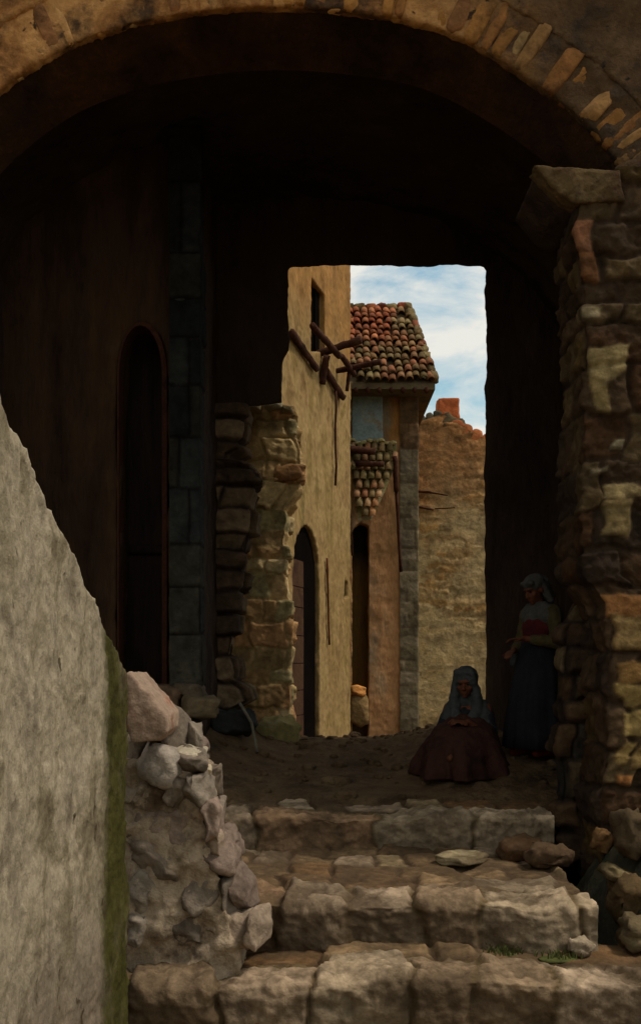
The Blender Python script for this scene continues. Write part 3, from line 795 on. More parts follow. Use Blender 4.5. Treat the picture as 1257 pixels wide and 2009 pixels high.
obj('door_stone', bm, M['stone'], hs)
# roof: main slope to the camera, hip on the right
e0, e1 = Vector((-.2, 16.5, zE)), Vector((ax(853, 16.5), 16.5, zE - .02))
k0, k1 = Vector((-.2, 18.2, az(612, 18.2))), Vector((ax(799, 18.2), 18.2, az(604, 18.2)))
slope = (k0 - e0); nv = 12; ln = slope.length / nv
bm = newbm(); t = bm.verts.layers.float_color['tint']
bk0, bk1 = Vector((-.2, 19.9, zE)), Vector((e1.x, 19.9, zE))
vs = [bm.verts.new(p_) for p_ in (e0, e1, k1, k0, bk0, bk1)]
lo_ = [bm.verts.new(p_ - Vector((0, 0, .10))) for p_ in (e0, e1, bk1, bk0)]
for q in ((0, 1, 2, 3), (1, 5, 2), (3, 2, 5, 4), (0, 3, 4)): bm.faces.new([vs[i] for i in q])
for a, b, c, d in ((vs[0], vs[1], lo_[1], lo_[0]), (vs[1], vs[5], lo_[2], lo_[1]), (vs[5], vs[4], lo_[3], lo_[2]), (vs[4], vs[0], lo_[0], lo_[3])): bm.faces.new((a, b, c, d))
bm.faces.new(lo_[::-1])
rf = obj('roof', bm, M['far_roof'], hs, smooth_shade=False)
bm = newbm(); rr = random.Random(19)
def xlim(j):
    k = (j + .5) / nv; return e1.x + (k1.x - e1.x) * k
RED = [lin('#a8603f'), lin('#9c5236'), lin('#b3704c'), lin('#8a523a')]
OLV = [lin('#8a7650'), lin('#746040'), lin('#826a48'), lin('#6c5a3a'), lin('#8a5c40'), lin('#8a6648')]
def tint_roof(i, j):
    x = e0.x + .135 * (i + .5)
    p_ = .95 * smooth(3.4, 7.0, j + 1.6 * nse(i * .4, j * .4) * 2 + rr.uniform(-1, 1)) * (1 - smooth(1.15, 1.5, x))
    a_, b_ = rr.choice(RED), rr.choice(OLV)
    t_ = max(0, min(1, p_ + rr.uniform(-.28, .28)))
    return mul(tuple(y_ + (x_ - y_) * t_ for x_, y_ in zip(a_, b_)), rr.uniform(.72, 1.1))
tiles(bm, e0 + Vector((0, -.06, .0)), Vector((1, 0, 0)), slope, 17, nv, .135, ln, rr, lambda i, j: e0.x + .135 * (i + .5) < xlim(j) + .02 + rr.uniform(-.05, .03) and rr.random() > .03, tint_roof, .074)
obj('tiles', bm, M['tile'], rf)
bm = newbm()
for k in range(12):     # hip tiles down the right edge
    a = e1.lerp(k1, k / 12); b = e1.lerp(k1, (k + 1.15) / 12)
    stone(bm, (a + b) / 2 + Vector((.0, -.02, .04)), (.075, .075, (b - a).length / 2), (b - a).to_track_quat('Z', 'Y').to_matrix(),
          mul(rr.choice(OLV[:3] + RED[3:]), rr.uniform(.5, .9)), 4, 3.5, .2, rr)
for k in range(9):
    a = k0.lerp(k1, k / 9); b = k0.lerp(k1, (k + 1.1) / 9)
    stone(bm, (a + b) / 2 + Vector((0, 0, .03 + rr.uniform(-.02, .02))), (.075, .075, (b - a).length / 2), (b - a).to_track_quat('Z', 'Y').to_matrix(),
          mul(rr.choice(RED + OLV[:2]), rr.uniform(.5, .9)), 4, 3.5, .2, rr)
obj('ridge_tiles', bm, M['tile'], rf)
bm = newbm()
for k in range(9):
    x = .2 + .2 * k
    bar(bm, (x, 17.1, zE + .1), (x, 16.42, zE - .16), .07, .09, 3, .1, rr)
obj('rafter_ends', bm, M['timber'], rf)

# ------------------------------------------------------------------ tiled canopy against the house
cn = thing('tiled_canopy', 'small sagging canopy of mossy tiles over the brown doorway', 'canopy', at(720, 950, 16.5))
YC = 16.75
p_tl, p_tr = at(676, 872, YC), at(778, 868, YC)
p_b = at(712, 1028, 16.1)
uu = (p_tr - p_tl).normalized()
mid = (p_tl + p_tr) / 2
dn = (at(716, 1028, 16.1) - at(727, 870, YC))
bm = newbm(); rr = random.Random(23)
poly = [(676, 874, YC), (778, 870, YC), (777, 905, 16.62), (757, 960, 16.4), (728, 1020, 16.14), (702, 1022, 16.12), (693, 960, 16.4), (688, 900, 16.6)]
plate(bm, [(x, y) for x, y, _ in poly], [], lambda u, v, w: at(u, v, YC - (v - 870) / 158 * .65 + .05 + .09 * w))
obj('deck', bm, M['olive_rock'], cn, smooth_shade=False)
bm = newbm()
TW = OLV + [lin('#a87850'), lin('#b08a64')]
def inpoly(px, py):
    c = False; P_ = [(x, y) for x, y, _ in poly]
    for i in range(len(P_)):
        (x1, y1), (x2, y2) = P_[i], P_[i-1]
        if (y1 > py) != (y2 > py) and px < (x2 - x1) * (py - y1) / (y2 - y1) + x1: c = not c
    return c
for j in range(9):
    py = 1014 - j * 18
    px = 684 + (j % 2) * 6
    while px < 780:
        if inpoly(px, py):
            Yc = YC - (py - 870) / 158 * .65
            o = at(px, py, Yc - .03)
            d = -dn.normalized(); n_ = uu.cross(d).normalized()
            if n_.y > 0: n_ = -n_
            t = bm.verts.layers.float_color['tint']
            c = rr.choice(TW if j < 4 else OLV); c = mul(c, rr.uniform(.75, 1.25))
            A1, A2 = [], []
            for q, rad in ((0, .062), (1, .05)):
                for rr_ in (rad, rad - .016):
                    ring = []
                    for a in range(6):
                        an = math.pi * a / 5
                        v_ = bm.verts.new(o + d * (.2 * q - .02) + uu * math.cos(an) * rr_ + n_ * (math.sin(an) * rr_ + .035 * (1 - q)))
                        v_[t] = (*c, 1); ring.append(v_)
                    A1.append(ring)
            a_, b_, c_, d_ = A1
            for a in range(5):
                bm.faces.new((a_[a], a_[a+1], c_[a+1], c_[a])); bm.faces.new((b_[a+1], b_[a], d_[a], d_[a+1]))
                bm.faces.new((a_[a+1], a_[a], b_[a], b_[a+1])); bm.faces.new((c_[a], c_[a+1], d_[a+1], d_[a]))
            bm.faces.new((a_[0], c_[0], d_[0], b_[0])); bm.faces.new((c_[5], a_[5], b_[5], d_[5]))
        px += rr.uniform(13, 16)
obj('tiles', bm, M['tile'], cn)
bm = newbm()
for k in range(8):
    a = at(690 + k * 11.5, 868 + rr.uniform(-4, 3), YC - .02); stone(bm, a, (.06, .06, .035), None, mul(lin('#a89868'), rr.uniform(.7, 1.2)), 4, 3, .25, rr)
obj('coping', bm, M['tile'], cn)
bm = newbm(); bar(bm, at(664, 880, 16.45), at(736, 886, 16.35), .09, .11, 6, .15, rr); obj('beam', bm, M['timber'], cn)
bm = newbm(); bar(bm, at(697, 909, 16.4), at(753, 911, 16.3), .07, .09, 6, .15, rr); obj('beam', bm, M['timber'], cn)
bm = newbm(); bar(bm, at(672, 880, 16.4), at(684, 960, 16.2), .055, .055, 6, .15, rr); bar(bm, at(684, 960, 16.2), at(691, 1090, 16.15), .04, .04, 6, .15, rr); obj('post', bm, M['timber'], cn)
bm = newbm(); bar(bm, at(774, 895, 16.5), at(777, 965, 16.6), .11, .08, 6, .15, rr); bar(bm, at(777, 965, 16.6), at(786, 1122, 16.85), .06, .05, 6, .2, rr); obj('strut', bm, M['timber'], cn)  # this canopy bar stands in for a shadow strip on the house
bm = newbm(); bar(bm, at(661, 862, 16.4), at(690, 876, 16.5), .07, .05, 5, .15, rr); obj('gutter_end', bm, M['grey_wood'], cn)

# ------------------------------------------------------------------ farther brown house with chimney
YF = 19.5
fh = thing('gabled_house', 'brown patchy plastered house with a tiled gable and a square orange chimney', 'house', Vector((3, YF, -.5)))
bm = newbm()
gab = [(800, 1460), (800, 838), (826, 826), (868, 812), (905, 836), (952, 862), (1010, 896), (1120, 960), (1120, 1460)]
gz = lambda y: az(y, YF)
plate(bm, [(ax(x, YF), gz(y) if y < 1400 else -.7) for x, y in gab], [], lambda u, v, w: Vector((u, YF + .5 * w, v)))
bm.free(); bm = newbm()
mf = Masonry(1.5, 5.4, -.8, 7, (.07, .16), (.2, .6), [lin('#a4865c'), lin('#937650'), lin('#a88e64'), lin('#86704e'), lin('#9c784a')], lin('#96805a'), 37, (-.008, .012), .03, .008, .10, .011)
def ftop(u):
    P_ = [(ax(x, YF), gz(y)) for x, y in gab[1:-1]]
    for (x0, z0_), (x1, z1_) in zip(P_, P_[1:]):
        if x0 <= u <= x1: return z0_ + (z1_ - z0_) * (u - x0) / (x1 - x0)
    return P_[-1][1]
def ffn(u, v):
    z = -.7 + (ftop(u) + .7) * v
    h, c = mf(u, z)
    k = smooth(3.9, 4.7, z + .5 * nse(u * .9, z * .9, 2) - (u - 2.2) * .25); q = sum(c) / .62
    wm = mul(lin('#96683f'), q)
    pl = smooth(-.25, .1, nse(u * 1.1, z * 1.1, 8))       # where plaster still covers the stones
    pc = mul(lin('#a8926a'), .8 + .5 * nse(u * 3, z * 3, 5) + .2)
    c = tuple(a + (b_ - a) * pl * .7 for a, b_ in zip(c, pc))
    return h * (1 - .6 * pl), tuple(a + (b_ - a) * k * .85 for a, b_ in zip(c, wm))
relief(bm, lambda u, v, h: Vector((u, YF - h, -.7 + (ftop(u) + .7) * v)), span(ax(800, YF), ax(1120, YF) - .02, .028), span(0, 1, .0042), ffn)
obj('wall', bm, M['stone_far'], fh)
bm = newbm()
plate(bm, [(ax(x, YF), gz(y) - (.06 if y < 1400 else 0) if y < 1400 else -.7) for x, y in gab], [], lambda u, v, w: Vector((u, YF + .55 + 4 * w, v)))
obj('house_body', bm, M['far_plaster'], fh, smooth_shade=False)
bm = newbm()
ridge = [(798, 836), (826, 822), (868, 808), (912, 812), (930, 838), (956, 860), (1010, 890), (1125, 958)]
low = [(1125, 968), (1010, 902), (956, 872), (926, 850), (900, 838), (868, 822), (826, 832), (798, 846)]
plate(bm, [(ax(x, YF), gz(y)) for x, y in ridge + low], [], lambda u, v, w: Vector((u, YF + .3 + 3.6 * w, v)))
rf2 = obj('roof', bm, M['far_roof'], fh, smooth_shade=False, mods=dict(voxel=.05, disp=.06, size=.25))
bm = newbm(); rr = random.Random(29)
vp_ = [(868, 822), (885, 834), (905, 844), (925, 854), (945, 864), (965, 874), (990, 890), (1015, 903)]
for (x1, y1), (x2, y2) in zip(vp_, vp_[1:]):
    a, b = at(x1, y1, YF - .05), at(x2, y2, YF - .05)
    stone(bm, (a + b) / 2 + Vector((0, .1, .04)), (.05, .16, (b - a).length / 2 * 1.1), (b - a).to_track_quat('Z', 'Y').to_matrix(), mul(rr.choice([lin('#b06a40'), lin('#a05c38'), lin('#6a5a40')]), rr.uniform(.7, 1.1)), 4, 3.5, .2, rr)
for (x1, y1), (x2, y2) in zip([(822, 833), (838, 826), (852, 820), (868, 817)], [(838, 826), (852, 820), (868, 817), (884, 828)]):
    a, b = at(x1, y1, YF - .05), at(x2, y2, YF - .05)
    stone(bm, (a + b) / 2 + Vector((0, .1, .03)), (.035, .14, (b - a).length / 2 * 1.1), (b - a).to_track_quat('Z', 'Y').to_matrix(), mul(lin('#5a5240'), rr.uniform(.6, 1.1)), 4, 3.5, .2, rr)
obj('verge_tiles', bm, M['tile'], rf2)
bm = newbm()
c0, c1 = at(858, 838, YF + .6), at(899, 783, YF + .6)
box(bm, (c0.x, YF + .5, c0.z - .2), (c1.x, YF + .95, c1.z), lambda p: Vector((p.x + (.03 if p.x > (c0.x + c1.x) / 2 else -.03) * (1 if p.z < c0.z else 0), p.y, p.z)))
ch = obj('chimney', bm, M['chimney'], rf2, smooth_shade=False, mods=dict(voxel=.03, disp=.05, size=.15))
bm = newbm()
box(bm, (c0.x - .06, YF + .43, c1.z - .05), (c1.x + .06, YF + 1.02, c1.z + .06))
box(bm, (c0.x + .02, YF + .52, c1.z + .05), (c1.x - .02, YF + .93, c1.z + .12))
obj('chimney_cap', bm, M['chimney'], ch, smooth_shade=False, mods=dict(voxel=.02, disp=.03, size=.1))
bm = newbm(); rr = random.Random(33)
for (x1, y1, x2, y2, w) in ((818, 964, 846, 966, .045), (842, 966, 878, 972, .03), (818, 994, 850, 1000, .04), (852, 998, 892, 996, .025)):
    bm = newbm(); bar(bm, at(x1, y1, YF - .06), at(x2, y2, YF - .09), w * 1.6, w, 5, .25, rr); obj('timber_ledge', bm, M['timber'], fh)

# ------------------------------------------------------------------ parapet at the left of the stairs
pa = thing('parapet_wall', 'tall whitewashed sloping parapet wall, mossy at its end, beside the steps', 'wall', (-.93, 4.2, -.76))
def pf(y, z, w): # along depth; thickness away from the stairs
    return Vector((-.99 + .0627 * (y - 3.0) - .5 * w, y, z))
bm = newbm()
rq = random.Random(2)
top = [(1.2, 2.52)] + [(y, 1.825 - .58 * (y - 3.0) + rq.uniform(-.012, .012)) for y in [2.6 + .075 * i for i in range(25)]] + [(4.5, .955)]
plate(bm, [(1.2, -.9)] + top + [(4.5 + rq.uniform(-.05, .05), .95 - .12 * i) for i in range(1, 15)] + [(4.5, -.9)], [], pf)
obj('plastered_face', bm, M['whitewash'], pa, mods=dict(voxel=.016, disp=.03, size=.2, disp2=.022, size2=.04))
bm = newbm()
cp = [(246, 1328), (262, 1316), (282, 1340), (312, 1375), (333, 1402), (334, 1432), (318, 1452), (264, 1456), (250, 1410)]
plate(bm, [(ax(x, 4.62), az(y, 4.62)) for x, y in cp], [], lambda u, v, w: Vector((u, 4.53 + .42 * w, v)))
obj('end_stone', bm, M['pink_stone'], pa, mods=dict(voxel=.014, disp=.025, size=.1, disp2=.012, size2=.03, sm=1))

# rubble end of the wall
rb = thing('rubble_wall', 'broken end of pale grey rubble masonry at the foot of the whitewashed parapet', 'wall', (-.62, 4.9, -.6))
bm = newbm(); rr = random.Random(51)
RUB = [lin('#8a7c6c'), lin('#968776'), lin('#807060'), lin('#9a8974'), lin('#786a5c'), lin('#867264'), lin('#94806c')]
outl = [(1450, 318), (1464, 398), (1520, 414), (1620, 420), (1645, 446), (1720, 452), (1790, 492), (1850, 520), (1900, 430)]
def rx(py):
    for (y0, a), (y1, b) in zip(outl, outl[1:]):
        if y0 <= py <= y1: return a + (b - a) * (py - y0) / (y1 - y0)
    return 400
for layer, (yy, ins) in enumerate(((5.25, 14), (5.0, 0), (4.74, -4))):
    py = 1862
    while py > 1462:
        h = rr.uniform(36, 92)
        px = 240
        lim = rx(max(1452, py - h / 2)) - ins
        while px < lim - 12:
            w = min(rr.uniform(34, 120), lim - px + 6)
            if not (layer == 2 and py < 1560 and rr.random() < .4):
                p = at(px + w / 2, py - h / 2, yy)
                stone(bm, p + Vector((0, .15 + rr.uniform(-.05, .05), 0)), (w / F * yy / 2 * 1.12, .17, h / F * yy / 2 * 1.12),
                      Matrix.Rotation(rr.uniform(-.22, .22), 3, 'Y') @ Matrix.Rotation(rr.uniform(-.3, .3), 3, 'Z'),
                      mul(rr.choice(RUB), rr.uniform(.7, 1.15)), 12, 6, .22, rr, fac=.86)
            px += w
        py -= h * .94
stone(bm, at(370, 1480, 4.9), (.09, .16, .045), None, lin('#b5a68e'), 6, 3.5, .25, rr)
stone(bm, at(404, 1512, 4.86), (.028, .04, .03), None, lin('#c8b496'), 5, 3, .25, rr)
stone(bm, at(424, 1650, 4.8), (.035, .07, .075), None, lin('#a08a76'), 5, 3, .25, rr)
stone(bm, at(322, 1500, 4.85), (.12, .2, .1), Matrix.Rotation(.3, 3, 'Y'), lin('#978a7c'), 6, 3.6, .25, rr)
obj('rubble_stones', bm, M['stone'], rb)
bm = newbm()
plate(bm, [(-1.0, -.8), (-1.0, .5), (-.70, .55), (-.58, .42), (-.55, .1), (-.48, -.1), (-.40, -.5), (-.40, -.8)], [], lambda u, v, w: Vector((u, 4.755 + .6 * w, v)))
obj('mortar_core', bm, M['rubble_mortar'], rb, smooth_shade=False, mods=dict(voxel=.018, disp=.12, size=.16, disp2=.03, size2=.04))

# loose stones, each a thing
def loose(name, label, cat, p, half, c, m='stone', rz=0, seed=0, group=None, pw=3.6, n=8):
    b = newbm(); r_ = random.Random(seed)
    stone(b, p, half, Matrix.Rotation(rz, 3, 'Z'), lin(c), n, pw, .3, r_)
    o = obj(name, b, M[m], None, loc=(p[0], p[1], p[2] - half[2]))
    tag(o, label, cat, group)
    return o
def onto(px, Y, hz, base): return Vector((ax(px, Y), Y, base + hz * .85))
loose('boulder', 'dark damp oval boulder on the earth bank left of the passage', 'boulder', Vector((ax(458, 8.9), 8.9, lane_z(ax(458, 8.9), 8.9) + .10)), (.20, .2, .13), '#303030', 'dark_rock', .1, 1)
loose('boulder', 'olive topped boulder at the foot of the pointed house door', 'boulder', Vector((ax(545, 9.7), 9.7, lane_z(ax(545, 9.7), 9.7) + .10)), (.19, .2, .15), '#6d6440', 'olive_rock', .4, 2)
bm = newbm(); a = Vector((ax(468, 8.6), 8.72, lane_z(ax(468, 8.6), 8.7) + .34)); b_ = Vector((ax(505, 8.6), 8.55, lane_z(ax(505, 8.6), 8.55) + .02))
bar(bm, a, (a + b_) / 2 + Vector((.03, 0, .04)), .03, .025, 4, .1); bar(bm, (a + b_) / 2 + Vector((.03, 0, .04)), b_, .03, .025, 4, .1)
tag(obj('branch', bm, M['grey_wood'], None, loc=b_), 'bent grey branch propped against the dark oval boulder', 'branch')
gs = [('squared orange-brown stone lying on the right end of the middle step', (1022, 1705, 6.35), (.13, .11, .07), '#6a4e36', -.27),
      ('brown rounded stone against the gutter behind the middle step', (1075, 1722, 6.1), (.13, .12, .07), '#5e4834', -.27),
      ('small pale stone at the right end of the lowest tread', (1138, 1846, 5.05), (.06, .06, .04), '#a08e76', -.51),
      ('flat pale stone in the middle of the middle tread', (905, 1690, 6.2), (.17, .14, .03), '#958464', -.27)]
for k, (lb, (px, py, Y), hf, c, b0) in enumerate(gs):
    loose('loose_stone', lb, 'stone', Vector((ax(px, Y), Y, b0 + hf[2] * .75)), hf, c, 'step_stone', .3 * k, 60 + k, 'loose stones on the steps', 4.2)
# pale broken stones at the right of the stairs
rs = [('tall grey-brown boulder at the bottom of the right pier, half out of view', (1238, 1635, 5.7), (.12, .16, .17), '#66543c'),
      ('long tilted stone low on the right bank beside the dark gutter', (1205, 1712, 5.6), (.10, .14, .05), '#8a7752'),
      ('broad brown boulder on the right bank above the lowest step', (1228, 1760, 5.5), (.13, .18, .16), '#6a5438'),
      ('lowest slanted block on the right bank beside the lowest step', (1246, 1830, 5.2), (.11, .16, .10), '#7c6a4c'),
      ('small orange brown stone lodged between the right bank boulders', (1180, 1650, 5.9), (.07, .1, .09), '#7a5a38')]
for k, (lb, (px, py, Y), hf, c) in enumerate(rs):
    b = newbm(); p = at(px, py, Y)
    hf = tuple(q_ * .8 for q_ in hf); c = '#%02x%02x%02x' % tuple(int(int(c[i_:i_+2], 16) * .82) for i_ in (1, 3, 5))
    stone(b, p, hf, Matrix.Rotation(.35 if k == 1 else .1 * k - .2, 3, 'Y'), lin(c), 8, 3.8, .3, random.Random(80 + k))
    tag(obj('bank_stone', b, M['stone'], None, loc=(p.x, p.y, p.z - hf[2])), lb, 'stone', 'stones on the right bank')
# earth bank carrying them
bm = newbm()
gr = []
for j in range(30):
    y = 4.45 + 1.85 * j / 29
    row = []
    for i in range(24):
        x = 1.36 + .045 * (y - 4.4) + 1.6 * i / 23
        z = -.78 + .75 * smooth(1.42, 2.1, x) * smooth(4.3, 5.6, y) + .05 * noise.noise(Vector((x * 4, y * 4, 1))) + .1 * smooth(5, 6.2, y)
        row.append(bm.verts.new((x, y, z)))
    gr.append(row)
for j in range(29):
    for i in range(23): bm.faces.new((gr[j][i], gr[j][i+1], gr[j+1][i+1], gr[j+1][i]))
tag(obj('earth_bank', bm, mat('damp_mossy_earth', [lin('#2a2a22'), lin('#3d3a2c'), lin('#4a4030')], 4, bump=.9, bscale=12, bdist=.03, dirt=lin('#2c3024'), dscale=2)), kind='structure')
# grass tufts
def tuft(label, px, Y, z0, n, hgt, seed):
    b = newbm(); r_ = random.Random(seed); c = Vector((ax(px, Y), Y, z0))
    for k in range(n):
        o = c + Vector((r_.gauss(0, .05), r_.gauss(0, .03), 0)); h = hgt * r_.uniform(.5, 1.1)
        lean = Vector((r_.uniform(-.6, .6), r_.uniform(-.5, .3), 0)) * h; w = .004
        p0, p1, p2 = o, o + lean * .35 + Vector((0, 0, h * .6)), o + lean + Vector((0, 0, h * .85))
        vs = [b.verts.new(p0 + Vector((-w, 0, 0))), b.verts.new(p0 + Vector((w, 0, 0))), b.verts.new(p1 + Vector((w * .7, 0, 0))), b.verts.new(p1 + Vector((-w * .7, 0, 0))), b.verts.new(p2)]
        b.faces.new(vs[:4]); b.faces.new((vs[3], vs[2], vs[4]))
    stone(b, c + Vector((0, 0, -.012)), (.11, .05, .012), None, (.1, .1, .05), 6, 2.4, .2, r_)
    tag(obj('grass_tuft', b, M['grass'], None, loc=c), label, 'grass tuft', 'grass tufts on the steps')
tuft('wide low grass tuft under the middle step riser, right of centre', 985, 5.06, -.52, 70, .055, 1)
tuft('grass tuft at the right end of the lowest tread, beside the small pale stone', 1095, 5.0, -.52, 50, .05, 2)

# ------------------------------------------------------------------ people
def placed(bm, loc, rz, lean=0):
    m = Matrix.Translation(loc) @ Matrix.Rotation(rz, 4, 'Z') @ Matrix.Rotation(lean, 4, 'X')
    bmesh.ops.transform(bm, matrix=m, verts=bm.verts)
    return bm
def hand(bm, w, d, up, side=1, s=1.0, curl=.5):
    """palm from wrist w along d; up = back of the hand; five separate fingers"""
    w, d, up = Vector(w), Vector(d).normalized(), Vector(up).normalized()
    x = d.cross(up).normalized() * side; up = x.cross(d).normalized() * side
    if up.dot(Vector((0, 0, 1))) < 0 and abs(up.z) > .3: up = -up
    for k in range(4):
        o = (k - 1.5) * .019 * s
        cap(bm, w + x * o * .7, w + d * .085 * s + x * o, .013 * s, .0105 * s, 8)
        ln = (.068, .078, .072, .056)[k] * s
        p = w + d * .088 * s + x * o; dd = (d - up * curl * .35).normalized()
        for q, f_ in enumerate((.45, .32, .25)):
            e = p + dd * ln * f_; cap(bm, p, e, .0092 * s * (1 - .08 * q), .0086 * s * (1 - .08 * q), 8)
            p = e; dd = (dd - up * curl).normalized()
    t0 = w + d * .02 * s - x * .03 * s; td = (d * .75 - x * .55 - up * .3).normalized()
    e = t0 + td * .045 * s; cap(bm, t0, e, .0125 * s, .0105 * s, 8)
    cap(bm, e, e + (td + d * .5).normalized() * .034 * s, .0105 * s, .009 * s, 8)
def head(bm, c, rot, s=1.0):
    """skull, jaw, nose, brows, lips, ears around centre c; +Y is forward"""
    P_ = lambda x, y, z: Vector(c) + rot @ (Vector((x, y, z)) * s)
    ell(bm, P_(0, -.012, .025), (.074 * s, .093 * s, .088 * s), rot, 20)
    ell(bm, P_(0, .022, -.04), (.058 * s, .066 * s, .078 * s), rot, 20)
    ell(bm, P_(0, .066, -.098), (.022 * s, .02 * s, .018 * s), rot)
    cap(bm, P_(0, .078, .012), P_(0, .101, -.032), .009 * s, .014 * s, 8)
    for sx in (-1, 1):
        cap(bm, P_(sx * .012, .083, .028), P_(sx * .048, .066, .026), .0095 * s, .008 * s, 8)
        ell(bm, P_(sx * .012, .09, -.034), (.009 * s,) * 3, rot, 8)
        ell(bm, P_(sx * .042, .05, -.03), (.022 * s, .022 * s, .026 * s), rot)
        ell(bm, P_(sx * .076, -.012, -.01), (.012 * s, .02 * s, .032 * s), rot)
    cap(bm, P_(-.018, .082, -.062), P_(.018, .082, -.062), .0075 * s, .0075 * s, 8)
    cap(bm, P_(-.015, .081, -.075), P_(.015, .081, -.075), .008 * s, .008 * s, 8)
def eyes(c, rot, loc, rz, parent, s=1.0):
    for sx in (-1, 1):
        b = newbm(); ell(b, Vector(c) + rot @ (Vector((sx * .031, .074, .006)) * s), (.0115 * s, .008 * s, .007 * s), rot, 10)
        obj('eye', placed(b, loc, rz), M['eye'], parent)

# --- standing
Yp = 8.3
sp = Vector((ax(1057, Yp), Yp, lane_z(ax(1057, Yp), Yp) + .0))
st = thing('person', 'standing person in white headcloth, white blouse and dark skirt in the passage shadow', 'person', sp)
RZ = R(118)        # turned to the left of the picture and a little to the viewer
hc = Vector((0, .055, 1.425)); hr = Matrix.Rotation(R(-24), 3, 'X')
b = newbm()
head(b, hc, hr)
cap(b, (0, -.01, 1.24), (0, .03, 1.36), .052, .05)
cap(b, (0, -.01, .92), (0, -.01, 1.0), .135, .115); cap(b, (0, -.01, 1.0), (0, -.01, 1.18), .115, .125)
cap(b, (-.09, -.015, 1.2), (.09, -.015, 1.2), .095, .095)
LSh, RSh = Vector((-.165, -.015, 1.225)), Vector((.165, -.015, 1.225))
LE, LW = Vector((-.235, .0, .97)), Vector((-.07, .225, 1.0))
RE, RW = Vector((.235, -.01, .97)), Vector((.10, .20, .90))
for sh, el, wr in ((LSh, LE, LW), (RSh, RE, RW)):
    cap(b, sh, el, .052, .04); cap(b, el, wr, .04, .026)
hand(b, LW, (LW - LE) + Vector((0, .02, -.03)), (0, 0, 1), 1, .95, .5)
hand(b, RW, (RW - RE) + Vector((0, .03, 0)), (0, 0, 1), -1, .95, .5)
for sx in (-1, 1):
    hp, kn, an = Vector((sx * .085, 0, .88)), Vector((sx * .095, .03 + .02 * sx, .47)), Vector((sx * .10, -.01 + .03 * sx, .08))
    cap(b, hp, kn, .09, .058); cap(b, kn, an, .055, .036); cap(b, an, an + Vector((sx * .01, .13, -.045)), .036, .028)
obj('body', placed(b, sp, RZ), M['skin'], st, mods=dict(voxel=.0065, disp=0, sm=2))
eyes(hc, hr, sp, RZ, st)
b = newbm()      # headcloth folded over the crown, hanging to the nape
P_ = lambda x, y, z: hc + hr @ Vector((x, y, z))
ell(b, P_(0, -.02, .05), (.092, .105, .082), hr, 20)
cap(b, P_(-.055, .055, .075), P_(.055, .055, .075), .026, .026)
cap(b, P_(0, -.085, .03), P_(0, -.12, -.12), .075, .055); cap(b, P_(-.06, -.05, .0), P_(-.075, -.07, -.13), .04, .03); cap(b, P_(.06, -.05, .0), P_(.075, -.07, -.13), .04, .03)
obj('headcloth', placed(b, sp, RZ), M['white_cloth'], st, mods=dict(voxel=.009, disp=.018, size=.06, sm=2))
b = newbm()      # blouse: shoulders, collar and full sleeves
cap(b, (-.10, -.015, 1.2), (.10, -.015, 1.2), .112, .112); cap(b, (0, -.01, 1.02), (0, -.01, 1.2), .13, .135)
cap(b, (-.05, .045, 1.25), (.05, .045, 1.25), .045, .045); cap(b, (-.09, .02, 1.26), (.09, .02, 1.26), .06, .06)
obj('blouse', placed(b, sp, RZ), M['white_cloth'], st, mods=dict(voxel=.01, disp=.03, size=.09, sm=2))
for sh, el, wr in ((LSh, LE, LW), (RSh, RE, RW)):
    b = newbm(); cap(b, sh, el, .07, .066); cap(b, el, el.lerp(wr, .72), .062, .045)
    obj('sleeve', placed(b, sp, RZ), M['olive_cloth'], st, mods=dict(voxel=.009, disp=.02, size=.06, sm=2))
b = newbm()
cap(b, (0, -.01, .93), (0, -.01, 1.1), .147, .15); cap(b, (-.05, -.01, 1.1), (.05, -.01, 1.1), .125, .125)
obj('bodice', placed(b, sp, RZ), M['red_cloth'], st, mods=dict(voxel=.01, disp=.01, size=.06, sm=2))
def skirt(prof, folds, ph, amp):
    b = newbm(); rings = []
    for (z, rx_, ry_, cy_) in prof:
        k = smooth(prof[0][0], prof[-1][0], z)
        ring = []
        for i in range(72):
            an = 2 * math.pi * i / 72
            q = 1 + amp * k * (math.sin(an * folds + ph) + .5 * math.sin(an * (folds * 2 - 3) + 1.3 + z * 2))
            ring.append(b.verts.new((math.cos(an) * rx_ * q, cy_ + math.sin(an) * ry_ * q, z)))
        rings.append(ring)
    for r0, r1_ in zip(rings, rings[1:]):
        for i in range(72): b.faces.new((r0[i], r0[(i+1) % 72], r1_[(i+1) % 72], r1_[i]))
    b.faces.new(rings[0]); b.faces.new(rings[-1][::-1])
    return b
b = skirt([(1.0, .152, .145, -.01), (.93, .17, .165, -.01), (.8, .215, .2, 0), (.5, .25, .24, .01), (.2, .285, .27, .01), (.075, .295, .28, .01)], 11, .4, .07)
obj('skirt', placed(b, sp, RZ), M['dark_cloth'], st)
b = newbm()
cap(b, (.16, .07, .93), (.19, .1, .8), .045, .055); obj('cloth_at_waist', placed(b, sp, RZ), M['blue_cloth'], st, mods=dict(voxel=.009, disp=.02, size=.06))
for sx in (-1, 1):
    b = newbm(); an = Vector((sx * .10, -.01 + .03 * sx, .05)); cap(b, an, an + Vector((sx * .012, .17, -.012)), .046, .036)
    obj('shoe', placed(b, sp, RZ), M['shoe'], st, mods=dict(voxel=.008, disp=0, sm=2))

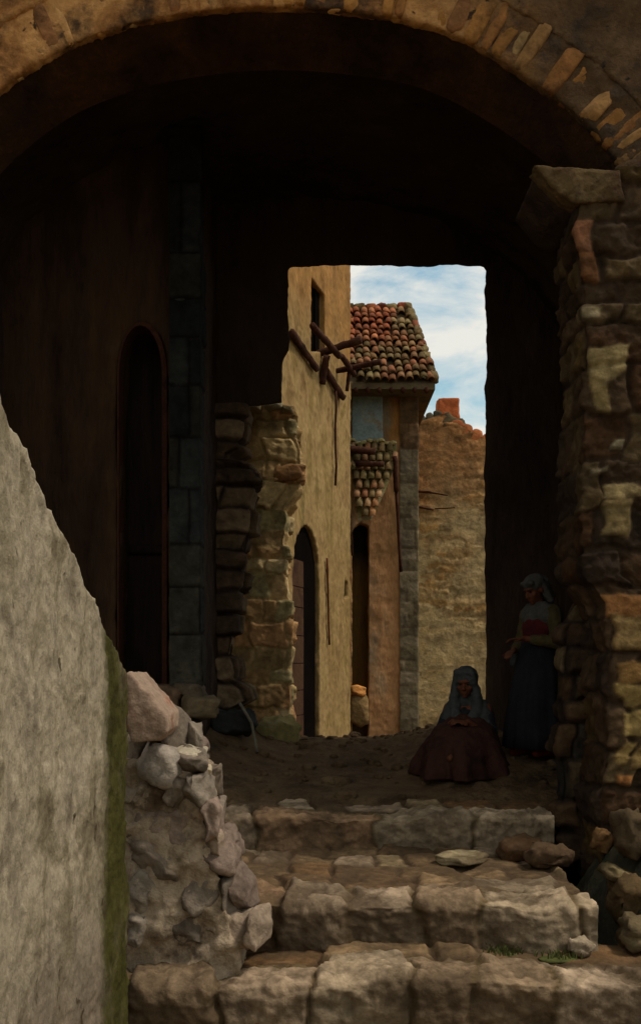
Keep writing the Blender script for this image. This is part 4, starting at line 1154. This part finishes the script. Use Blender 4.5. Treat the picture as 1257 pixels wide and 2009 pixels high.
# --- seated
Yq = 8.25
sx_, sy_ = ax(915, Yq), Yq
sq = Vector((sx_, sy_, lane_z(sx_, sy_) + .02))
se = thing('person', 'person seated on the ground in a blue-grey head shawl and rust skirt', 'person', sq)
RZ2 = R(160)
hz = .83 - sq.z; hc2 = Vector((0, .05, hz)); hr2 = Matrix.Rotation(R(-14), 3, 'X')
b = newbm(); head(b, hc2, hr2)
cap(b, (0, -.03, hz - .17), (0, .02, hz - .07), .05, .05)
cap(b, (0, -.04, .13), (0, -.05, .3), .145, .12); cap(b, (0, -.05, .3), (0, -.04, hz - .3), .12, .125); cap(b, (-.085, -.04, hz - .24), (.085, -.04, hz - .24), .09, .09)
shz = hz - .22
for sg in (-1, 1):
    sh, el, wr = Vector((sg * .16, -.03, shz)), Vector((sg * .215, .08, shz - .24)), Vector((sg * .06, .26, shz - .10))
    cap(b, sh, el, .05, .04); cap(b, el, wr, .04, .026)
    hand(b, wr, Vector((-sg * .6, .4, .05)), (0, .2, 1), sg, .93, .55)
    hp, kn, an = Vector((sg * .09, .0, .12)), Vector((sg * .15, .30, .12)), Vector((-sg * .04 + .03, .42 + .03 * sg, .05))
    cap(b, hp, kn, .09, .06); cap(b, kn, an, .056, .036); cap(b, an, an + Vector((sg * .03, .12, -.02)), .036, .026)
obj('body', placed(b, sq, RZ2), M['skin'], se, mods=dict(voxel=.0065, disp=0, sm=2))
eyes(hc2, hr2, sq, RZ2, se)
b = newbm(); P_ = lambda x, y, z: hc2 + hr2 @ Vector((x, y, z))
ell(b, P_(0, -.03, .035), (.104, .112, .105), hr2, 20)
for sg in (-1, 1):
    cap(b, P_(sg * .07, .035, .07), P_(sg * .092, .02, -.05), .03, .034); cap(b, P_(sg * .092, .02, -.05), Vector((sg * .10, .04, hz - .22)), .036, .055)
    cap(b, Vector((sg * .10, -.03, hz - .22)), Vector((sg * .2, .02, hz - .42)), .095, .075)
    cap(b, Vector((sg * .10, .05, hz - .24)), Vector((0, .14, hz - .40)), .05, .06)
cap(b, P_(-.06, .04, .1), P_(.06, .04, .1), .03, .03)
cap(b, P_(0, -.06, .0), Vector((0, -.1, hz - .3)), .09, .12)
obj('shawl', placed(b, sq, RZ2), M['blue_cloth'], se, mods=dict(voxel=.01, disp=.028, size=.07, sm=2))
b = newbm()
cap(b, (0, -.04, .14), (0, -.03, hz - .34), .17, .15)
for sg in (-1, 1): cap(b, (sg * .165, -.02, shz - .06), (sg * .215, .08, shz - .24), .066, .062); cap(b, (sg * .215, .08, shz - .24), (sg * .1, .2, shz - .22), .06, .045)
obj('jacket', placed(b, sq, RZ2), M['dark_cloth'], se, mods=dict(voxel=.01, disp=.025, size=.08, sm=2))
b = skirt([(.36, .155, .15, -.03), (.30, .19, .19, .0), (.25, .25, .28, .10), (.20, .27, .31, .15), (.12, .31, .36, .19), (.03, .34, .40, .21), (-.06, .37, .43, .22), (-.14, .39, .45, .22)], 7, .7, .13)
obj('skirt', placed(b, sq, RZ2), M['rust_cloth'], se, mods=dict(voxel=.012, disp=.05, size=.12, sm=1))

# ------------------------------------------------------------------ camera, light
cd = bpy.data.cameras.new('camera'); co = bpy.data.objects.new('camera', cd); C.objects.link(co)
co.location = (0, 0, H); co.rotation_euler = (R(90), 0, 0)
cd.sensor_fit = 'VERTICAL'; cd.sensor_height = 36.0
cd.lens = F / 2009 * 36.0
cd.shift_y = (CY - 1004.5) / 2009
cd.shift_x = 0
cd.clip_end = 2000; cd.clip_start = .05
S.camera = co
SUN_EL, SUN_AZ = R(59), R(100)      # azimuth of the sun measured from +Y towards +X
sd = Vector((math.sin(SUN_AZ) * math.cos(SUN_EL), math.cos(SUN_AZ) * math.cos(SUN_EL), math.sin(SUN_EL)))
sl = bpy.data.lights.new('sun', 'SUN'); so = bpy.data.objects.new('sun', sl); C.objects.link(so)
sl.energy = 2.3; sl.angle = R(10); sl.color = (1, .93, .83)
so.rotation_euler = sd.to_track_quat('Z', 'Y').to_euler(); so.location = sd * 50
W = bpy.data.worlds.new('World'); S.world = W; W.use_nodes = True
nt = W.node_tree; N = nt.nodes; L = nt.links
bg = N['Background']; bg.inputs['Strength'].default_value = .095
sky = N.new('ShaderNodeTexSky'); sky.sky_type = 'NISHITA'; sky.sun_disc = False
sky.sun_elevation = SUN_EL; sky.sun_rotation = SUN_AZ
sky.air_density = 1.2; sky.dust_density = 1.5
tc = N.new('ShaderNodeTexCoord'); mp = N.new('ShaderNodeMapping'); mp.inputs['Scale'].default_value = (1.6, 1.6, 4.2); mp.inputs['Location'].default_value = (.35, .1, .2)
L.new(tc.outputs['Generated'], mp.inputs['Vector'])
nz = N.new('ShaderNodeTexNoise'); nz.inputs['Scale'].default_value = 3.0; nz.inputs['Detail'].default_value = 9; nz.inputs['Roughness'].default_value = .6; nz.inputs['Distortion'].default_value = .4
L.new(mp.outputs[0], nz.inputs['Vector'])
rp = N.new('ShaderNodeValToRGB'); rp.color_ramp.elements[0].position = .34; rp.color_ramp.elements[1].position = .52
L.new(nz.outputs['Fac'], rp.inputs['Fac'])
mx = N.new('ShaderNodeMix'); mx.data_type = 'RGBA'
L.new(rp.outputs['Color'], mx.inputs[0]); tq = N.new('ShaderNodeMix'); tq.data_type = 'RGBA'; tq.blend_type = 'MULTIPLY'; tq.inputs[0].default_value = 1
tq.inputs[7].default_value = (1.15, 1.5, 1.32, 1); L.new(sky.outputs[0], tq.inputs[6]); L.new(tq.outputs[2], mx.inputs[6]); mx.inputs[7].default_value = (8.1, 8.0, 7.4, 1)
L.new(mx.outputs[2], bg.inputs['Color'])
S.view_settings.view_transform = 'Standard'; S.view_settings.look = 'None'
S.view_settings.exposure = 0.12; S.view_settings.gamma = 1
S.cycles.max_bounces = 8; S.cycles.diffuse_bounces = 5
S.cycles.use_denoising = True
